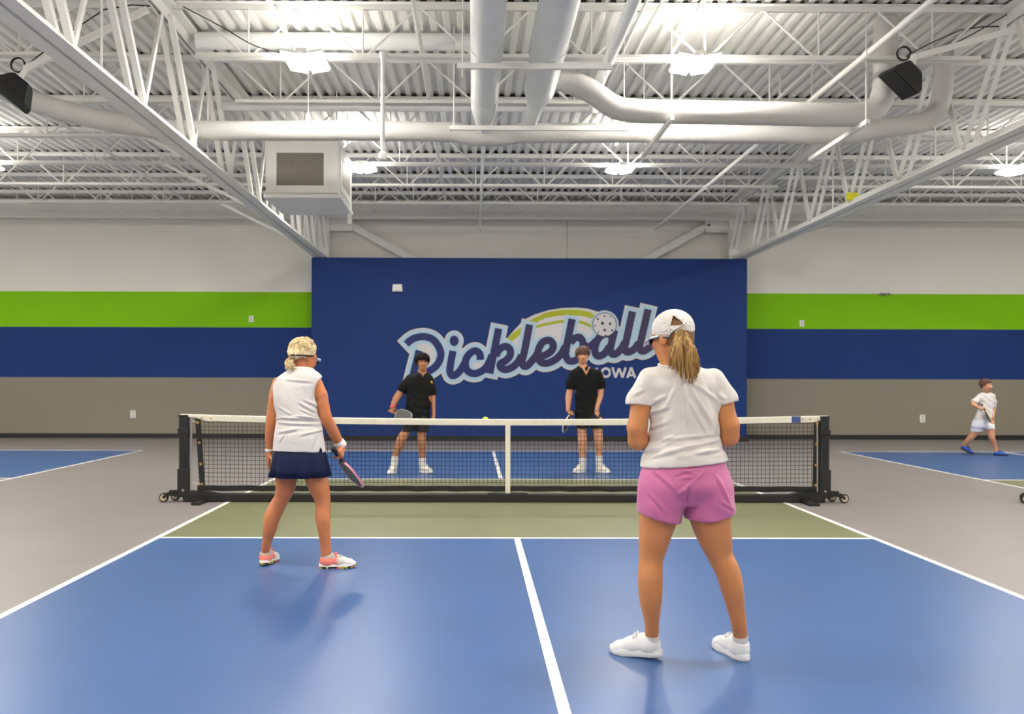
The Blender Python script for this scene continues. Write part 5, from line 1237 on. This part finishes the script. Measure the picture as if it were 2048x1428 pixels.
paddle('white edged black paddle hanging from the hand of the tall young man', GR['B']+bm2, (-.42,-.55,-.62), (.8,-.35,-.25), mat('paddle_black', (24,24,26), .5), mat('paddle_edge_white', (226,226,228), .45), mat('grip_black', (24,22,22), .7), bm2)
# running boy on the right court
bk = W(1970, 909, 15.45); bk[2] = 0
tC, J, hc, Rh, shC = player(bk, 'boy in white shirt and shorts striding along the right court', 1976, 769, math.radians(180+40), -.02, .92,
    [(1968,1986,783,.04,.0),(1962,1991,786,.065,.0),(1959,1992,793,.08,.0),(1963,1991,805,.085,.0),(1960,1990,820,.09,.0),(1953,1989,836,.10,0),(1950,1989,845,.10,0)],
    [(1950,1970,846,.03),(1947,1963,860,.06),(1939,1952,873,.10),(1932,1943,882,.17),(1928,1936,892,.22),(1926,1934,897,.22)], [(1972,1992,846,-.02),(1978,1993,860,-.04),(1982,1994,872,-.06),(1987,1997,884,-.04),(1992,2000,896,-.02),(1993,2001,904,-.02)],
    [[(1964,791,0,.045),(1956,799,-.01,.052),(1950,803,-.02,.052)], [(1988,791,0,.052),(1991,802,.02,.054),(1991.5,812,.03,.052)]],
    [[(1958,1970,791,0),(1948,1957,801,-.01),(1945,1953,805,-.03),(1953,1961,810,-.10),(1961,1967,815,-.14)], [(1985,1995,791,0),(1988,1996,810,.03),(1988,1995,820,.0),(1988,1993,828,-.05)]],
    [gripped('C', 1964, 815, -.14, (.30,-.25,-.86), (.8,-.2,-.25), (.2,1,0), .8), relaxed(1990.5, 828, -.05, (0,-.1,-1), (-1,0,0), -1, .8)],
    [((1930,897,.22,.03,.5), (.6,-.6), .22), ((1997,904,-.02), (.8,-.55), .22)],
    [[(1950,1990,838,.105,0),(1947,1992,848,.11,0),(1947,1993,853,.10,0)], [(1948,1970,848,.09,.03),(1946,1969,856,.095,.045),(1945,1968,861,.095,.05)], [(1970,1992,846,.09,-.03),(1973,1992,852,.095,-.04),(1974,1993,856,.09,-.04)]],
    mop(HAIR_BR, .066, .008, 9), SKIN_C, SHIRT_W, mat('white_shorts_cloth', (222,222,230), .8), BLUE_S, hemy=842, neck=(1977,785,0), collar=False, tall=.095)
paddle('slim dark paddle carried by the boy in white', GR['C']+bk, (.30,-.25,-.86), (.9,-.35,.2), mat('paddle_black', (24,24,26), .5), mat('paddle_edge_yellow', (170,160,70), .5), mat('grip_black', (24,22,22), .7), bk, .85)
# the ball in flight just behind the net tape
cb = W(971, 840, 9.75)
bl = thing('pickleball', 'yellow-green ball in flight just above the net tape', 'ball', tuple(cb))
def ph(n):
    g_ = (1+5**.5)/2; i = np.arange(n)+.5; p_ = np.arccos(1-2*i/n); t_ = 2*np.pi*i/g_; return np.stack([np.cos(t_)*np.sin(p_), np.sin(t_)*np.sin(p_), np.cos(p_)], 1)
holes = [cone(d*.028, d*.05, .0048, .0048) for d in ph(26)]
flesh('shell', [ell((0,0,0), (.037,.037,.037))], .0022, mat('ball_yellow', (206,222,40), .5), bl, cuts=holes+[ell((0,0,0), (.034,.034,.034))], it=1)
